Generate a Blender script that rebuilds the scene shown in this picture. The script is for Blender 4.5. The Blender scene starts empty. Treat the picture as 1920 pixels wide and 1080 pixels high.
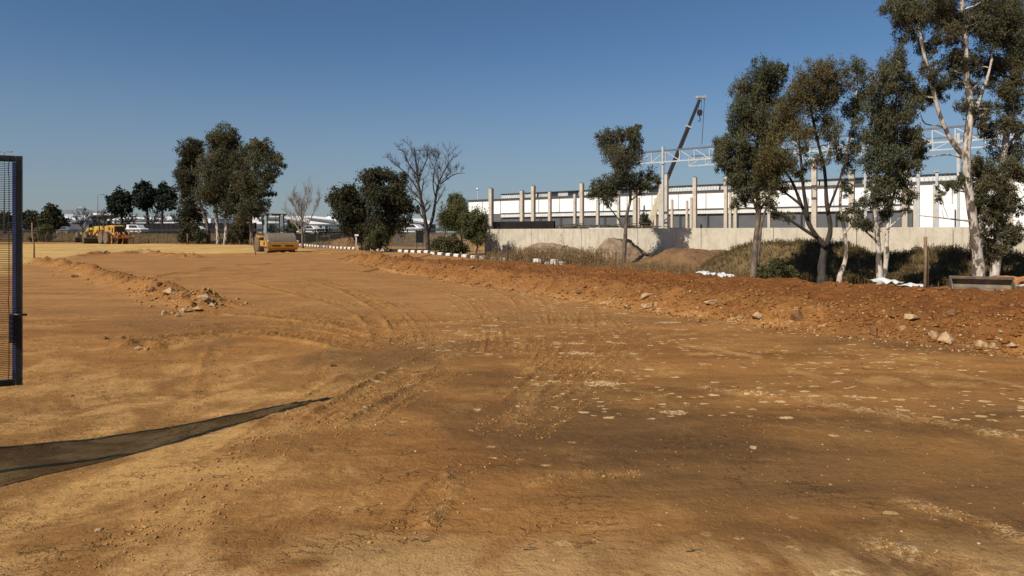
import bpy, bmesh, math, random
import numpy as np
from mathutils import Vector, Matrix, Euler, noise as mnoise

random.seed(11)
rng = np.random.default_rng(7)
R = math.radians
sc = bpy.context.scene
COL = sc.collection

# ------------------------------------------------------------------ camera
CAM_H = 1.6
FPX = 1280.0
TH = 0.0            # the camera is level; the horizon sits above the middle by lens shift
CT, ST = math.cos(TH), math.sin(TH)
cam_d = bpy.data.cameras.new("camera")
cam_d.sensor_width = 36.0
cam_d.lens = 36.0 * FPX / 1920.0
cam_d.shift_y = -104.0 / 1920.0
cam_d.clip_start = 0.05
cam_d.clip_end = 20000
cam = bpy.data.objects.new("camera", cam_d)
COL.objects.link(cam)
cam.location = (0, 0, CAM_H)
cam.rotation_euler = (R(90) - TH, 0, 0)
sc.camera = cam

SUN_AZ, SUN_EL = R(44), R(40)      # direction in which shadows fall (from +Y towards +X) and elevation


def ray(px, py):
    u = (px - 960) / FPX
    v = (436 - py) / FPX
    return u, CT + v * ST, -ST + v * CT


def P(px, py, Y):
    """point seen at a photo position, at forward distance Y"""
    a, b, c = ray(px, py)
    t = Y / b
    return Vector((a * t, Y, CAM_H + c * t))


def G(px, py, h=0.0):
    a, b, c = ray(px, py)
    t = (h - CAM_H) / c
    return (a * t, b * t)


def WP(px, py, C, m=1.24):
    """point on the vertical plane x + m*y = C"""
    a, b, c = ray(px, py)
    t = C / (a + m * b)
    return Vector((a * t, b * t, CAM_H + c * t))


def WX(px, h, C, m=1.24):
    """point on that plane below/above a photo column, at height h"""
    a, b, c = ray(px, 436)
    t = C / (a + m * b)
    # refine for the small pitch
    for _ in range(3):
        f = b * t * CT - (h - CAM_H) * ST
        x = (px - 960) / FPX * f
        y = (C - x) / m
        t = y / b
    return Vector((x, y, h))


# ------------------------------------------------------------------ object helpers
def link(o, parent=None):
    COL.objects.link(o)
    if parent is not None:
        o.parent = parent
    return o


def tag(o, label=None, cat=None, group=None, kind=None):
    if label:
        o["label"] = label
    if cat:
        o["category"] = cat
    if group:
        o["group"] = group
    if kind:
        o["kind"] = kind
    return o


def thing(name, label, cat, loc=(0, 0, 0), rz=0.0, group=None):
    o = bpy.data.objects.new(name, None)
    o.empty_display_size = 0.2
    link(o)
    o.location = loc
    o.rotation_euler = (0, 0, rz)
    return tag(o, label, cat, group)


class MB:
    """collects primitives in one mesh"""

    def __init__(s):
        s.v = []
        s.f = []

    def add(s, vs, fs):
        n = len(s.v)
        s.v += [tuple(p) for p in vs]
        s.f += [tuple(i + n for i in q) for q in fs]

    def box(s, c, d, rz=0.0, ry=0.0, rx=0.0, taper=1.0):
        m = Euler((rx, ry, rz)).to_matrix()
        vs = []
        for z in (-1, 1):
            k = 1.0 if z < 0 else taper
            for x, y in ((-1, -1), (1, -1), (1, 1), (-1, 1)):
                vs.append(Vector(c) + m @ Vector((x * d[0] / 2 * k, y * d[1] / 2 * k, z * d[2] / 2)))
        s.add(vs, [(3, 2, 1, 0), (4, 5, 6, 7), (0, 1, 5, 4), (1, 2, 6, 5), (2, 3, 7, 6), (3, 0, 4, 7)])
        return s

    def beam(s, a, b, w, h=None):
        """square bar between two points"""
        h = h or w
        a, b = Vector(a), Vector(b)
        d = (b - a).normalized()
        up = Vector((0, 0, 1)) if abs(d.z) < 0.95 else Vector((1, 0, 0))
        r = d.cross(up).normalized()
        q = r.cross(d).normalized()
        vs = []
        for p in (a, b):
            for i, j in ((-1, -1), (1, -1), (1, 1), (-1, 1)):
                vs.append(p + r * (i * w / 2) + q * (j * h / 2))
        s.add(vs, [(3, 2, 1, 0), (4, 5, 6, 7), (0, 1, 5, 4), (1, 2, 6, 5), (2, 3, 7, 6), (3, 0, 4, 7)])
        return s

    def tube(s, pts, rad, n=6, cap=True):
        pts = [Vector(p) for p in pts]
        if not hasattr(rad, '__len__'):
            rad = [rad] * len(pts)
        base = len(s.v)
        prev = None
        for i, p in enumerate(pts):
            d = (pts[min(i + 1, len(pts) - 1)] - pts[max(i - 1, 0)])
            d = d.normalized() if d.length > 1e-9 else Vector((0, 0, 1))
            if prev is None:
                up = Vector((0, 0, 1)) if abs(d.z) < 0.9 else Vector((1, 0, 0))
                r = d.cross(up).normalized()
            else:
                r = (prev - d * prev.dot(d))
                r = r.normalized() if r.length > 1e-6 else d.orthogonal().normalized()
            prev = r
            q = d.cross(r)
            for k in range(n):
                a = 2 * math.pi * k / n
                s.v.append(tuple(p + (r * math.cos(a) + q * math.sin(a)) * rad[i]))
        for i in range(len(pts) - 1):
            for k in range(n):
                k2 = (k + 1) % n
                s.f.append((base + i * n + k, base + i * n + k2, base + (i + 1) * n + k2, base + (i + 1) * n + k))
        if cap:
            s.f.append(tuple(base + k for k in reversed(range(n))))
            s.f.append(tuple(base + (len(pts) - 1) * n + k for k in range(n)))
        return s

    def lathe(s, c, prof, axis='y', n=24):
        """prof: list of (offset along the axis, radius)"""
        base = len(s.v)
        c = Vector(c)
        for o, r in prof:
            for k in range(n):
                a = 2 * math.pi * k / n
                e, g = r * math.cos(a), r * math.sin(a)
                p = {'y': (e, o, g), 'x': (o, e, g), 'z': (e, g, o)}[axis]
                s.v.append(tuple(c + Vector(p)))
        for i in range(len(prof) - 1):
            for k in range(n):
                k2 = (k + 1) % n
                s.f.append((base + i * n + k, base + (i + 1) * n + k, base + (i + 1) * n + k2, base + i * n + k2))
        s.f.append(tuple(base + k for k in range(n)))
        s.f.append(tuple(base + (len(prof) - 1) * n + k for k in reversed(range(n))))
        return s

    def prism(s, poly, y0, y1):
        """polygon in x,z extruded along y"""
        n = len(poly)
        vs = [(x, y0, z) for x, z in poly] + [(x, y1, z) for x, z in poly]
        fs = [tuple(range(n)), tuple(reversed(range(n, 2 * n)))]
        fs += [(i, i + n, (i + 1) % n + n, (i + 1) % n) for i in range(n)]
        s.add(vs, fs)
        return s

    def quad(s, a, b, c, d):
        s.add([a, b, c, d], [(0, 1, 2, 3)])
        return s

    def build(s, name, mat, parent=None, org=None, bevel=0.0, smooth=False, fix=True):
        me = bpy.data.meshes.new(name)
        v = s.v
        if org is not None:
            ox, oy, oz = org
            v = [(a - ox, b - oy, c - oz) for a, b, c in v]
        me.from_pydata(v, [], s.f)
        if fix:
            bm = bmesh.new()
            bm.from_mesh(me)
            bmesh.ops.recalc_face_normals(bm, faces=bm.faces)
            bm.to_mesh(me)
            bm.free()
        me.materials.append(mat)
        if smooth:
            me.polygons.foreach_set("use_smooth", [True] * len(me.polygons))
        o = bpy.data.objects.new(name, me)
        link(o, parent)
        if bevel:
            m = o.modifiers.new("bevel", 'BEVEL')
            m.width = bevel
            m.segments = 2
            m.limit_method = 'ANGLE'
        return o


def copy_tree(o, parent=None):
    c = o.copy()
    COL.objects.link(c)
    c.parent = parent
    for ch in list(o.children):
        copy_tree(ch, c)
    return c


# ------------------------------------------------------------------ materials
def new_mat(name):
    m = bpy.data.materials.new(name)
    m.use_nodes = True
    nt = m.node_tree
    return m, nt, nt.nodes["Principled BSDF"]


def N(nt, t, **kw):
    n = nt.nodes.new(t)
    for k, v in kw.items():
        setattr(n, k, v)
    return n


def mixc(nt, fac, a, b, blend='MIX'):
    n = nt.nodes.new('ShaderNodeMix')
    n.data_type = 'RGBA'
    n.blend_type = blend
    for i, val in ((0, fac), (6, a), (7, b)):
        if isinstance(val, bpy.types.NodeSocket):
            nt.links.new(val, n.inputs[i])
        elif i == 0:
            n.inputs[0].default_value = val
        else:
            n.inputs[i].default_value = (*val[:3], 1)
    return n.outputs[2]


def ramp(nt, src, lo, hi, a=0.0, b=1.0):
    n = nt.nodes.new('ShaderNodeMapRange')
    n.interpolation_type = 'SMOOTHSTEP'
    nt.links.new(src, n.inputs[0])
    n.inputs[1].default_value = lo
    n.inputs[2].default_value = hi
    n.inputs[3].default_value = a
    n.inputs[4].default_value = b
    return n.outputs[0]


def mathn(nt, op, a, b=None):
    n = nt.nodes.new('ShaderNodeMath')
    n.operation = op
    for i, val in enumerate((a, b)):
        if val is None:
            continue
        if isinstance(val, bpy.types.NodeSocket):
            nt.links.new(val, n.inputs[i])
        else:
            n.inputs[i].default_value = val
    return n.outputs[0]


def noise(nt, vec, scale, detail=4, rough=0.55, dist=0.0, off=0.0):
    n = nt.nodes.new('ShaderNodeTexNoise')
    n.inputs['Scale'].default_value = scale
    n.inputs['Detail'].default_value = detail
    n.inputs['Roughness'].default_value = rough
    n.inputs['Distortion'].default_value = dist
    if off:
        mp = nt.nodes.new('ShaderNodeMapping')
        mp.inputs['Location'].default_value = (off, off * 1.7, off * .6)
        nt.links.new(vec, mp.inputs[0])
        vec = mp.outputs[0]
    nt.links.new(vec, n.inputs['Vector'])
    return n.outputs['Fac']


def simple(name, c, rough=0.6, metal=0.0, c2=None, scale=3.0, lo=0.35, hi=0.7, bump=0.0, bscale=40.0, spec=None):
    m, nt, b = new_mat(name)
    geo = N(nt, 'ShaderNodeTexCoord')
    vec = geo.outputs['Object']
    c2 = c2 or tuple(x * 0.72 for x in c)
    n1 = noise(nt, vec, scale, 6, 0.6)
    col = mixc(nt, ramp(nt, n1, lo, hi), c, c2)
    nt.links.new(col, b.inputs['Base Color'])
    b.inputs['Roughness'].default_value = rough
    b.inputs['Metallic'].default_value = metal
    if spec is not None:
        b.inputs['Specular IOR Level'].default_value = spec
    if bump:
        n2 = noise(nt, vec, bscale, 5, 0.6)
        bp = N(nt, 'ShaderNodeBump')
        bp.inputs['Strength'].default_value = bump
        bp.inputs['Distance'].default_value = 0.02
        nt.links.new(n2, bp.inputs['Height'])
        nt.links.new(bp.outputs[0], b.inputs['Normal'])
    return m


M = {}
M['concrete'] = simple('precast concrete', (.52, .46, .36), .85, c2=(.42, .365, .28), scale=1.2, bump=.25, bscale=18)
M['concrete_col'] = simple('column concrete', (.50, .45, .375), .85, c2=(.39, .35, .29), scale=2.2, bump=.2, bscale=20)
M['shade_dark_wall'] = simple('shade-toned concrete', (.022, .020, .019), .95, c2=(.014, .013, .013), scale=1, spec=.1)  # near-black tone paints in the shade on these walls
M['white_clad'] = simple('white cladding', (.82, .83, .84), .5, c2=(.74, .76, .78), scale=.35)
M['band'] = simple('ribbed canopy', (.64, .66, .65), .5, c2=(.54, .56, .57), scale=.8)
M['shade_wall'] = simple('painted wall shade', (.085, .095, .11), .7, c2=(.07, .078, .09), scale=.5)  # grey paints in the shade on the lower warehouse wall
M['trim'] = simple('dark trim', (.05, .055, .065), .5)
M['roof_grey'] = simple('roof sheet', (.20, .205, .21), .5, c2=(.14, .145, .15), scale=1)
M['louvre'] = simple('ribbed monitor sheet', (.44, .45, .45), .5, c2=(.30, .31, .31), scale=.6)
M['dark_glass'] = simple('dark glazing', (.03, .035, .045), .2)
M['steel'] = simple('galvanised steel', (.44, .47, .49), .5, .1, c2=(.35, .38, .40), scale=2)
M['black_metal'] = simple('black coated steel', (.012, .012, .013), .4)
M['sheen_metal'] = simple('blue sheen on black steel', (.075, .10, .30), .35, c2=(.05, .07, .22), scale=8)  # blue sky sheen on the gate frame, put into the colour
M['yellow'] = simple('machine yellow', (.55, .28, .03), .55, c2=(.30, .17, .05), scale=3.5)
M['lemon'] = simple('lemon yellow paint', (.52, .40, .03), .55, c2=(.28, .21, .05), scale=2.5)
M['orange'] = simple('machine orange', (.50, .20, .055), .6, c2=(.28, .14, .06), scale=2.5)
M['drum'] = simple('worn steel drum', (.22, .19, .16), .5, .35, c2=(.30, .22, .14), scale=1.6, bump=.1)
M['tyre'] = simple('dusty tyre', (.085, .065, .045), .95, c2=(.19, .14, .085), scale=5, bump=.5, bscale=12)
M['rim'] = simple('dusty rim', (.30, .22, .12), .7, c2=(.16, .12, .08), scale=5)
M['cab_black'] = simple('cab frame', (.035, .038, .036), .5)
M['dusty_dark'] = simple('dusty dark steel', (.09, .075, .055), .8, c2=(.05, .045, .035), scale=3)
M['wood'] = simple('grey weathered wood', (.24, .155, .085), .9, c2=(.13, .085, .05), scale=9, bump=.4, bscale=30)
M['white_paint'] = simple('white block paint', (.62, .60, .56), .8, c2=(.55, .48, .40), scale=6, lo=.5, hi=.8)
M['black_paint'] = simple('black block paint', (.03, .03, .032), .8, c2=(.09, .065, .045), scale=6, lo=.5, hi=.8)
M['grey_block'] = simple('bare concrete block', (.36, .35, .33), .9, c2=(.26, .25, .23), scale=6)
M['plastic'] = simple('white plastic', (.66, .67, .69), .45, c2=(.50, .50, .50), scale=6)
M['asphalt'] = simple('asphalt', (.045, .045, .048), .9, c2=(.06, .06, .06), scale=2)
M['rail'] = simple('guard rail', (.022, .027, .036), .6, .2)
M['silver'] = simple('silver car paint', (.30, .31, .32), .3, .5)
M['white_car'] = simple('white car paint', (.75, .76, .78), .3)
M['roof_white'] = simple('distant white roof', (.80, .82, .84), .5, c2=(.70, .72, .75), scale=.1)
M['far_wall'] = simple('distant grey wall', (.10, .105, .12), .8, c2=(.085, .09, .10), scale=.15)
M['sign_dark'] = simple('sign board', (.010, .016, .022), .4)
M['sign_light'] = simple('sign lettering', (.42, .46, .46), .5)
def wall_mat():
    m, nt, b = new_mat('stained precast concrete')
    g = N(nt, 'ShaderNodeTexCoord')
    pos = g.outputs['Object']
    mp = N(nt, 'ShaderNodeMapping')
    mp.inputs['Scale'].default_value = (3.2, 3.2, .45)
    nt.links.new(pos, mp.inputs[0])
    st = noise(nt, mp.outputs[0], 1.6, 6, .65, .2)
    bl = noise(nt, pos, 1.1, 7, .7, .8, 4)
    sp = noise(nt, pos, 9, 6, .75, 0, 8)
    c = mixc(nt, ramp(nt, bl, .38, .62), (.50, .465, .39), (.42, .385, .315))
    c = mixc(nt, ramp(nt, st, .50, .64, 0, .65), c, (.33, .285, .21))
    c = mixc(nt, ramp(nt, sp, .56, .72, 0, .6), c, (.30, .255, .19))
    c = mixc(nt, ramp(nt, sp, .44, .30, 0, .5), c, (.62, .56, .45))
    sx = N(nt, 'ShaderNodeSeparateXYZ')
    nt.links.new(pos, sx.inputs[0])
    c = mixc(nt, mathn(nt, 'MULTIPLY', ramp(nt, sx.outputs[2], .55, .05), ramp(nt, bl, .3, .6)), c, (.40, .25, .13))
    nt.links.new(c, b.inputs['Base Color'])
    b.inputs['Roughness'].default_value = .9
    bp = N(nt, 'ShaderNodeBump')
    bp.inputs['Strength'].default_value = .35
    bp.inputs['Distance'].default_value = .02
    nt.links.new(sp, bp.inputs['Height'])
    nt.links.new(bp.outputs[0], b.inputs['Normal'])
    return m


M['concrete'] = wall_mat()


def bark(name, a, b, dark, lo=.45, hi=.62):
    m, nt, bs = new_mat(name)
    geo = N(nt, 'ShaderNodeTexCoord')
    mp = N(nt, 'ShaderNodeMapping')
    mp.inputs['Scale'].default_value = (1, 1, .38)
    nt.links.new(geo.outputs['Object'], mp.inputs[0])
    n1 = noise(nt, mp.outputs[0], 5.5, 5, .65, .4)
    n2 = noise(nt, mp.outputs[0], 16, 4, .6)
    c = mixc(nt, ramp(nt, n2, .3, .7), a, b)
    c = mixc(nt, ramp(nt, n1, lo, hi), c, dark)
    nt.links.new(c, bs.inputs['Base Color'])
    bs.inputs['Roughness'].default_value = .85
    bp = N(nt, 'ShaderNodeBump')
    bp.inputs['Strength'].default_value = .5
    bp.inputs['Distance'].default_value = .03
    nt.links.new(n1, bp.inputs['Height'])
    nt.links.new(bp.outputs[0], bs.inputs['Normal'])
    return m


M['bark_white'] = bark('pale gum bark', (.56, .52, .47), (.34, .29, .25), (.085, .065, .05), .46, .56)
M['bark_grey'] = bark('grey gum bark', (.20, .155, .12), (.12, .09, .07), (.05, .038, .03), .4, .65)
M['bark_dark'] = bark('dark bark', (.055, .045, .038), (.035, .03, .026), (.02, .017, .015), .4, .6)
M['bark_bare'] = bark('dry bark', (.10, .08, .07), (.055, .045, .042), (.03, .025, .022), .4, .6)
M['bark_pale_twig'] = bark('pale dry bark', (.24, .20, .17), (.16, .13, .11), (.08, .07, .06), .5, .7)


def leafmat(name, dark, light, warm, trans=.25):
    m, nt, b = new_mat(name)
    at = N(nt, 'ShaderNodeAttribute', attribute_name='tone')
    sep = N(nt, 'ShaderNodeSeparateColor')
    nt.links.new(at.outputs['Color'], sep.inputs[0])
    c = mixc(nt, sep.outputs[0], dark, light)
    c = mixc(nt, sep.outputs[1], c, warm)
    nt.links.new(c, b.inputs['Base Color'])
    b.inputs['Roughness'].default_value = .65
    b.inputs['Specular IOR Level'].default_value = .22
    tr = N(nt, 'ShaderNodeBsdfTranslucent')
    nt.links.new(c, tr.inputs[0])
    ms = N(nt, 'ShaderNodeMixShader')
    ms.inputs[0].default_value = trans
    nt.links.new(b.outputs[0], ms.inputs[1])
    nt.links.new(tr.outputs[0], ms.inputs[2])
    nt.links.new(ms.outputs[0], nt.nodes['Material Output'].inputs[0])
    return m


M['leaf_gum'] = leafmat('gum leaves', (.030, .037, .018), (.118, .126, .066), (.135, .090, .040))
M['leaf_olive'] = leafmat('olive leaves', (.055, .048, .018), (.150, .130, .050), (.15, .095, .034))
M['leaf_dark'] = leafmat('dark leaves', (.020, .023, .012), (.072, .074, .036), (.085, .065, .03))
M['leaf_pine'] = leafmat('pine needles', (.010, .017, .012), (.030, .042, .025), (.045, .045, .025), .1)
M['leaf_bush'] = leafmat('bush leaves', (.035, .046, .018), (.12, .125, .05), (.13, .10, .04))
M['weed'] = leafmat('dry weeds', (.13, .090, .045), (.34, .245, .13), (.20, .13, .06), .3)
M['weed_dark'] = leafmat('dark weeds', (.055, .036, .016), (.21, .145, .07), (.13, .095, .035), .3)

# ------------------------------------------------------------------ numpy noise
_tab = rng.random((8, 512, 512)).astype(np.float32)


def vn(x, y, scale, seed=0):
    t = _tab[seed % 8]
    X = x * scale + 37.3 * seed + 1000
    Y = y * scale + 11.7 * seed + 1000
    xi = np.floor(X).astype(np.int64)
    yi = np.floor(Y).astype(np.int64)
    fx = (X - xi)
    fy = (Y - yi)
    fx = fx * fx * (3 - 2 * fx)
    fy = fy * fy * (3 - 2 * fy)
    a = t[xi & 511, yi & 511]
    b = t[(xi + 1) & 511, yi & 511]
    c = t[xi & 511, (yi + 1) & 511]
    d = t[(xi + 1) & 511, (yi + 1) & 511]
    return (a * (1 - fx) + b * fx) * (1 - fy) + (c * (1 - fx) + d * fx) * fy


def fbm(x, y, scale, oct=4, seed=0, gain=.5):
    s = np.zeros_like(x)
    a, t = 1.0, 0.0
    for i in range(oct):
        # rotate octaves to hide the lattice
        ang = .6 + i * 1.1
        xr = x * math.cos(ang) - y * math.sin(ang)
        yr = x * math.sin(ang) + y * math.cos(ang)
        s += a * (vn(xr, yr, scale * 2 ** i, seed + i) - .5)
        t += a
        a *= gain
    return s / t * 2      # about -1..1


def sm(e0, e1, v):
    t = np.clip((v - e0) / (e1 - e0), 0, 1)
    return t * t * (3 - 2 * t)


def spline(pts, n=8):
    pts = [np.array(p, float) for p in pts]
    out = []
    for i in range(len(pts) - 1):
        p0 = pts[max(i - 1, 0)]
        p1, p2 = pts[i], pts[i + 1]
        p3 = pts[min(i + 2, len(pts) - 1)]
        for k in range(n):
            t = k / n
            out.append(.5 * ((2 * p1) + (-p0 + p2) * t + (2 * p0 - 5 * p1 + 4 * p2 - p3) * t * t +
                             (-p0 + 3 * p1 - 3 * p2 + p3) * t ** 3))
    out.append(pts[-1])
    return out


def pl_dist(x, y, pts):
    """distance, arclength and side of a polyline"""
    best = np.full(x.shape, 1e9)
    ss = np.zeros_like(x)
    sd = np.zeros_like(x)
    acc = 0.0
    for i in range(len(pts) - 1):
        ax, ay = pts[i][0], pts[i][1]
        bx, by = pts[i + 1][0], pts[i + 1][1]
        dx, dy = bx - ax, by - ay
        L = math.hypot(dx, dy) + 1e-9
        t = np.clip(((x - ax) * dx + (y - ay) * dy) / (L * L), 0, 1)
        ex = x - (ax + t * dx)
        ey = y - (ay + t * dy)
        d = np.hypot(ex, ey)
        m = d < best
        best = np.where(m, d, best)
        ss = np.where(m, acc + t * L, ss)
        sd = np.where(m, (dx * ey - dy * ex) / L, sd)
        acc += L
    return best, ss, sd


TOE = [(-10.2, 41), (-6.5, 32), (-3.2, 25), (0, 18.8), (2.7, 13.9), (5.1, 10.8), (6.6, 8.9), (8.2, 6.6), (9.6, 3.5), (10.5, -3)]
BACK = [(-9.2, 41.8), (-7.4, 39), (-3.8, 34.5), (0, 29.6), (3.8, 23.2), (6.4, 18.8), (8.25, 16.7), (9.6, 15.6), (10.9, 15.6), (12.6, 15.2), (16, 13), (17, 5), (17, -3)]
POLY = spline(TOE, 3) + list(reversed(spline(BACK, 3)))


def inside(x, y, poly):
    r = np.zeros(x.shape, bool)
    n = len(poly)
    for i in range(n):
        x1, y1 = poly[i]
        x2, y2 = poly[(i + 1) % n]
        if y1 == y2:
            continue
        c = ((y1 > y) != (y2 > y)) & (x < (x2 - x1) * (y - y1) / (y2 - y1) + x1)
        r ^= c
    return r


def gl(*pp):
    return [G(*p) for p in pp]


# tyre marks: (photo points on flat ground, width, depth, tread spacing, strength)
TRACKS = [
    ([(235, 655), (330, 636), (450, 626), (580, 634), (680, 652), (770, 650)], .42, .030, .11, 1.0),
    ([(300, 600), (430, 588), (560, 598), (680, 618), (775, 640)], .42, .026, .11, 1.0),
    ([(360, 618), (470, 606), (600, 615), (700, 636), (790, 655)], .30, .022, .10, .9),
    ([(440, 500), (600, 530), (700, 570), (745, 610), (752, 648)], .30, .022, .09, .8),
    ([(430, 520), (560, 552), (660, 580), (705, 610), (720, 645)], .30, .024, .09, .9),
    ([(520, 510), (680, 545), (760, 580), (800, 615), (815, 650)], .26, .014, .08, .6),
    ([(700, 520), (850, 550), (905, 585), (925, 625), (925, 660)], .22, .012, .08, .5),
    ([(780, 510), (930, 545), (985, 580), (1005, 620), (1000, 665)], .22, .010, .08, .5),
    ([(880, 530), (1010, 560), (1040, 600), (1035, 640), (1010, 690)], .22, .012, .09, .6),
    ([(1100, 580), (1095, 620), (1060, 665), (1000, 720), (960, 770)], .24, .010, .09, .4),
    ([(1190, 600), (1160, 640), (1120, 670), (1060, 700)], .20, .008, .09, .4),
    ([(860, 655), (790, 680), (740, 712), (640, 770), (540, 820)], .40, .014, .10, .7),
    ([(800, 650), (700, 690), (600, 745), (470, 820), (300, 930)], .34, .010, .10, .5),
    ([(410, 640), (392, 690), (383, 730), (360, 775)], .20, .008, .04, .7),
    ([(610, 655), (600, 690), (575, 725), (556, 742)], .14, .008, .04, .7),
    ([(900, 860), (840, 900), (790, 960), (740, 1020)], .20, .008, .05, .6),
    ([(350, 960), (280, 1000), (200, 1040)], .24, .016, .07, .8),
    ([(40, 765), (130, 760), (220, 778), (280, 760)], .20, .014, .07, .5),
    ([(60, 700), (200, 690), (330, 670), (420, 668)], .15, .010, .07, .5),
    ([(300, 520), (420, 500), (520, 494), (640, 493)], .5, .03, .2, .9),
    ([(220, 540), (400, 520), (560, 508), (700, 505)], .5, .02, .2, .5),
]
# ridges of spilled soil: (points, width, height)
RIDGES = [
    ([(1330, 728), (1450, 742), (1600, 763), (1750, 790), (1925, 824)], .10, .030),
    ([(1700, 940), (1800, 968), (1930, 1010)], .08, .025),
    ([(1630, 1015), (1760, 1050), (1900, 1079)], .10, .02),
    ([(1000, 905), (1090, 890), (1190, 888)], .06, .015),
    ([(790, 700), (850, 660), (790, 640), (840, 640)], .18, .02),
    ([(990, 690), (1010, 700), (985, 770), (960, 790)], .09, .016),
    ([(640, 800), (700, 770), (760, 730), (790, 715)], .10, .018),
    ([(840, 890), (850, 920), (820, 960), (800, 985)], .07, .020),
    ([(460, 478), (560, 474), (660, 480), (720, 486)], .5, .10),
    ([(200, 632), (300, 637), (400, 640)], .2, .03),
]
WINDROWS = [
    ([(70, 492), (130, 503), (200, 523), (262, 540), (320, 560), (360, 572), (400, 578)], .55, .33),
    ([(150, 482), (190, 476), (240, 476), (270, 472), (300, 478), (350, 481), (365, 484)], .55, .20),
    ([(235, 643), (265, 651), (295, 652)], .16, .10),
    ([(660, 489), (700, 494), (760, 497)], .55, .26),
]
FINE = [([(430, 505), (640, 548), (760, 590), (808, 645)], 5, .24), ([(330, 560), (470, 570), (620, 590), (730, 640)], 4, .22),
        ([(640, 505), (840, 545), (930, 590), (960, 660)], 5, .26), ([(900, 530), (1050, 570), (1090, 615), (1050, 690)], 4, .24),
        ([(1150, 590), (1180, 620), (1150, 665), (1080, 720)], 3, .22), ([(860, 690), (760, 740), (640, 810)], 4, .16), ([(1250, 620), (1180, 670), (1080, 740), (960, 820)], 4, .18),
        ([(250, 640), (420, 612), (600, 606), (760, 640)], 4, .26), ([(40, 610), (200, 590), (420, 590), (560, 560)], 3, .3), ([(700, 720), (560, 800), (420, 900), (300, 1000)], 4, .14)]
for a, n_, st_ in FINE:
    g_ = [np.array(G(*p)) for p in a]
    for k in range(n_):
        pp = []
        for i in range(len(g_)):
            t_ = g_[min(i + 1, len(g_) - 1)] - g_[max(i - 1, 0)]
            nn_ = np.array([-t_[1], t_[0]]) / np.hypot(*t_)
            q = g_[i] + nn_ * (k - n_ / 2) * st_ * (1 + .15 * math.sin(i * 2.1 + k))
            pp.append((960 + FPX * q[0] / q[1], 436 + FPX * CAM_H / q[1]))
        TRACKS.append((pp, .07 + .03 * (k % 3), .0055 + .003 * (k % 2), .05, .55))
TRACKS = [(spline(gl(*a), 5), w, d * 1.9, t, s) for a, w, d, t, s in TRACKS]
RIDGES = [(spline(gl(*a), 5), w, h) for a, w, h in RIDGES]
WINDROWS = [(spline(gl(*a), 4), w, h) for a, w, h in WINDROWS]
YEL = [G(-300, 462), G(-300, 530), G(20, 520), G(60, 498), G(130, 484), G(190, 474), G(350, 477), G(470, 474), G(560, 471), G(640, 473), G(560, 466), G(470, 461), G(330, 459), G(120, 458)]


def sub(x, y, pts, mar):
    xs = [p[0] for p in pts]
    ys = [p[1] for p in pts]
    return (x > min(xs) - mar) & (x < max(xs) + mar) & (y > min(ys) - mar) & (y < max(ys) + mar)


def bank_d(x, y):
    return ((x + 53) * 15 + (y - 99) * 31) / 34.44


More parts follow.
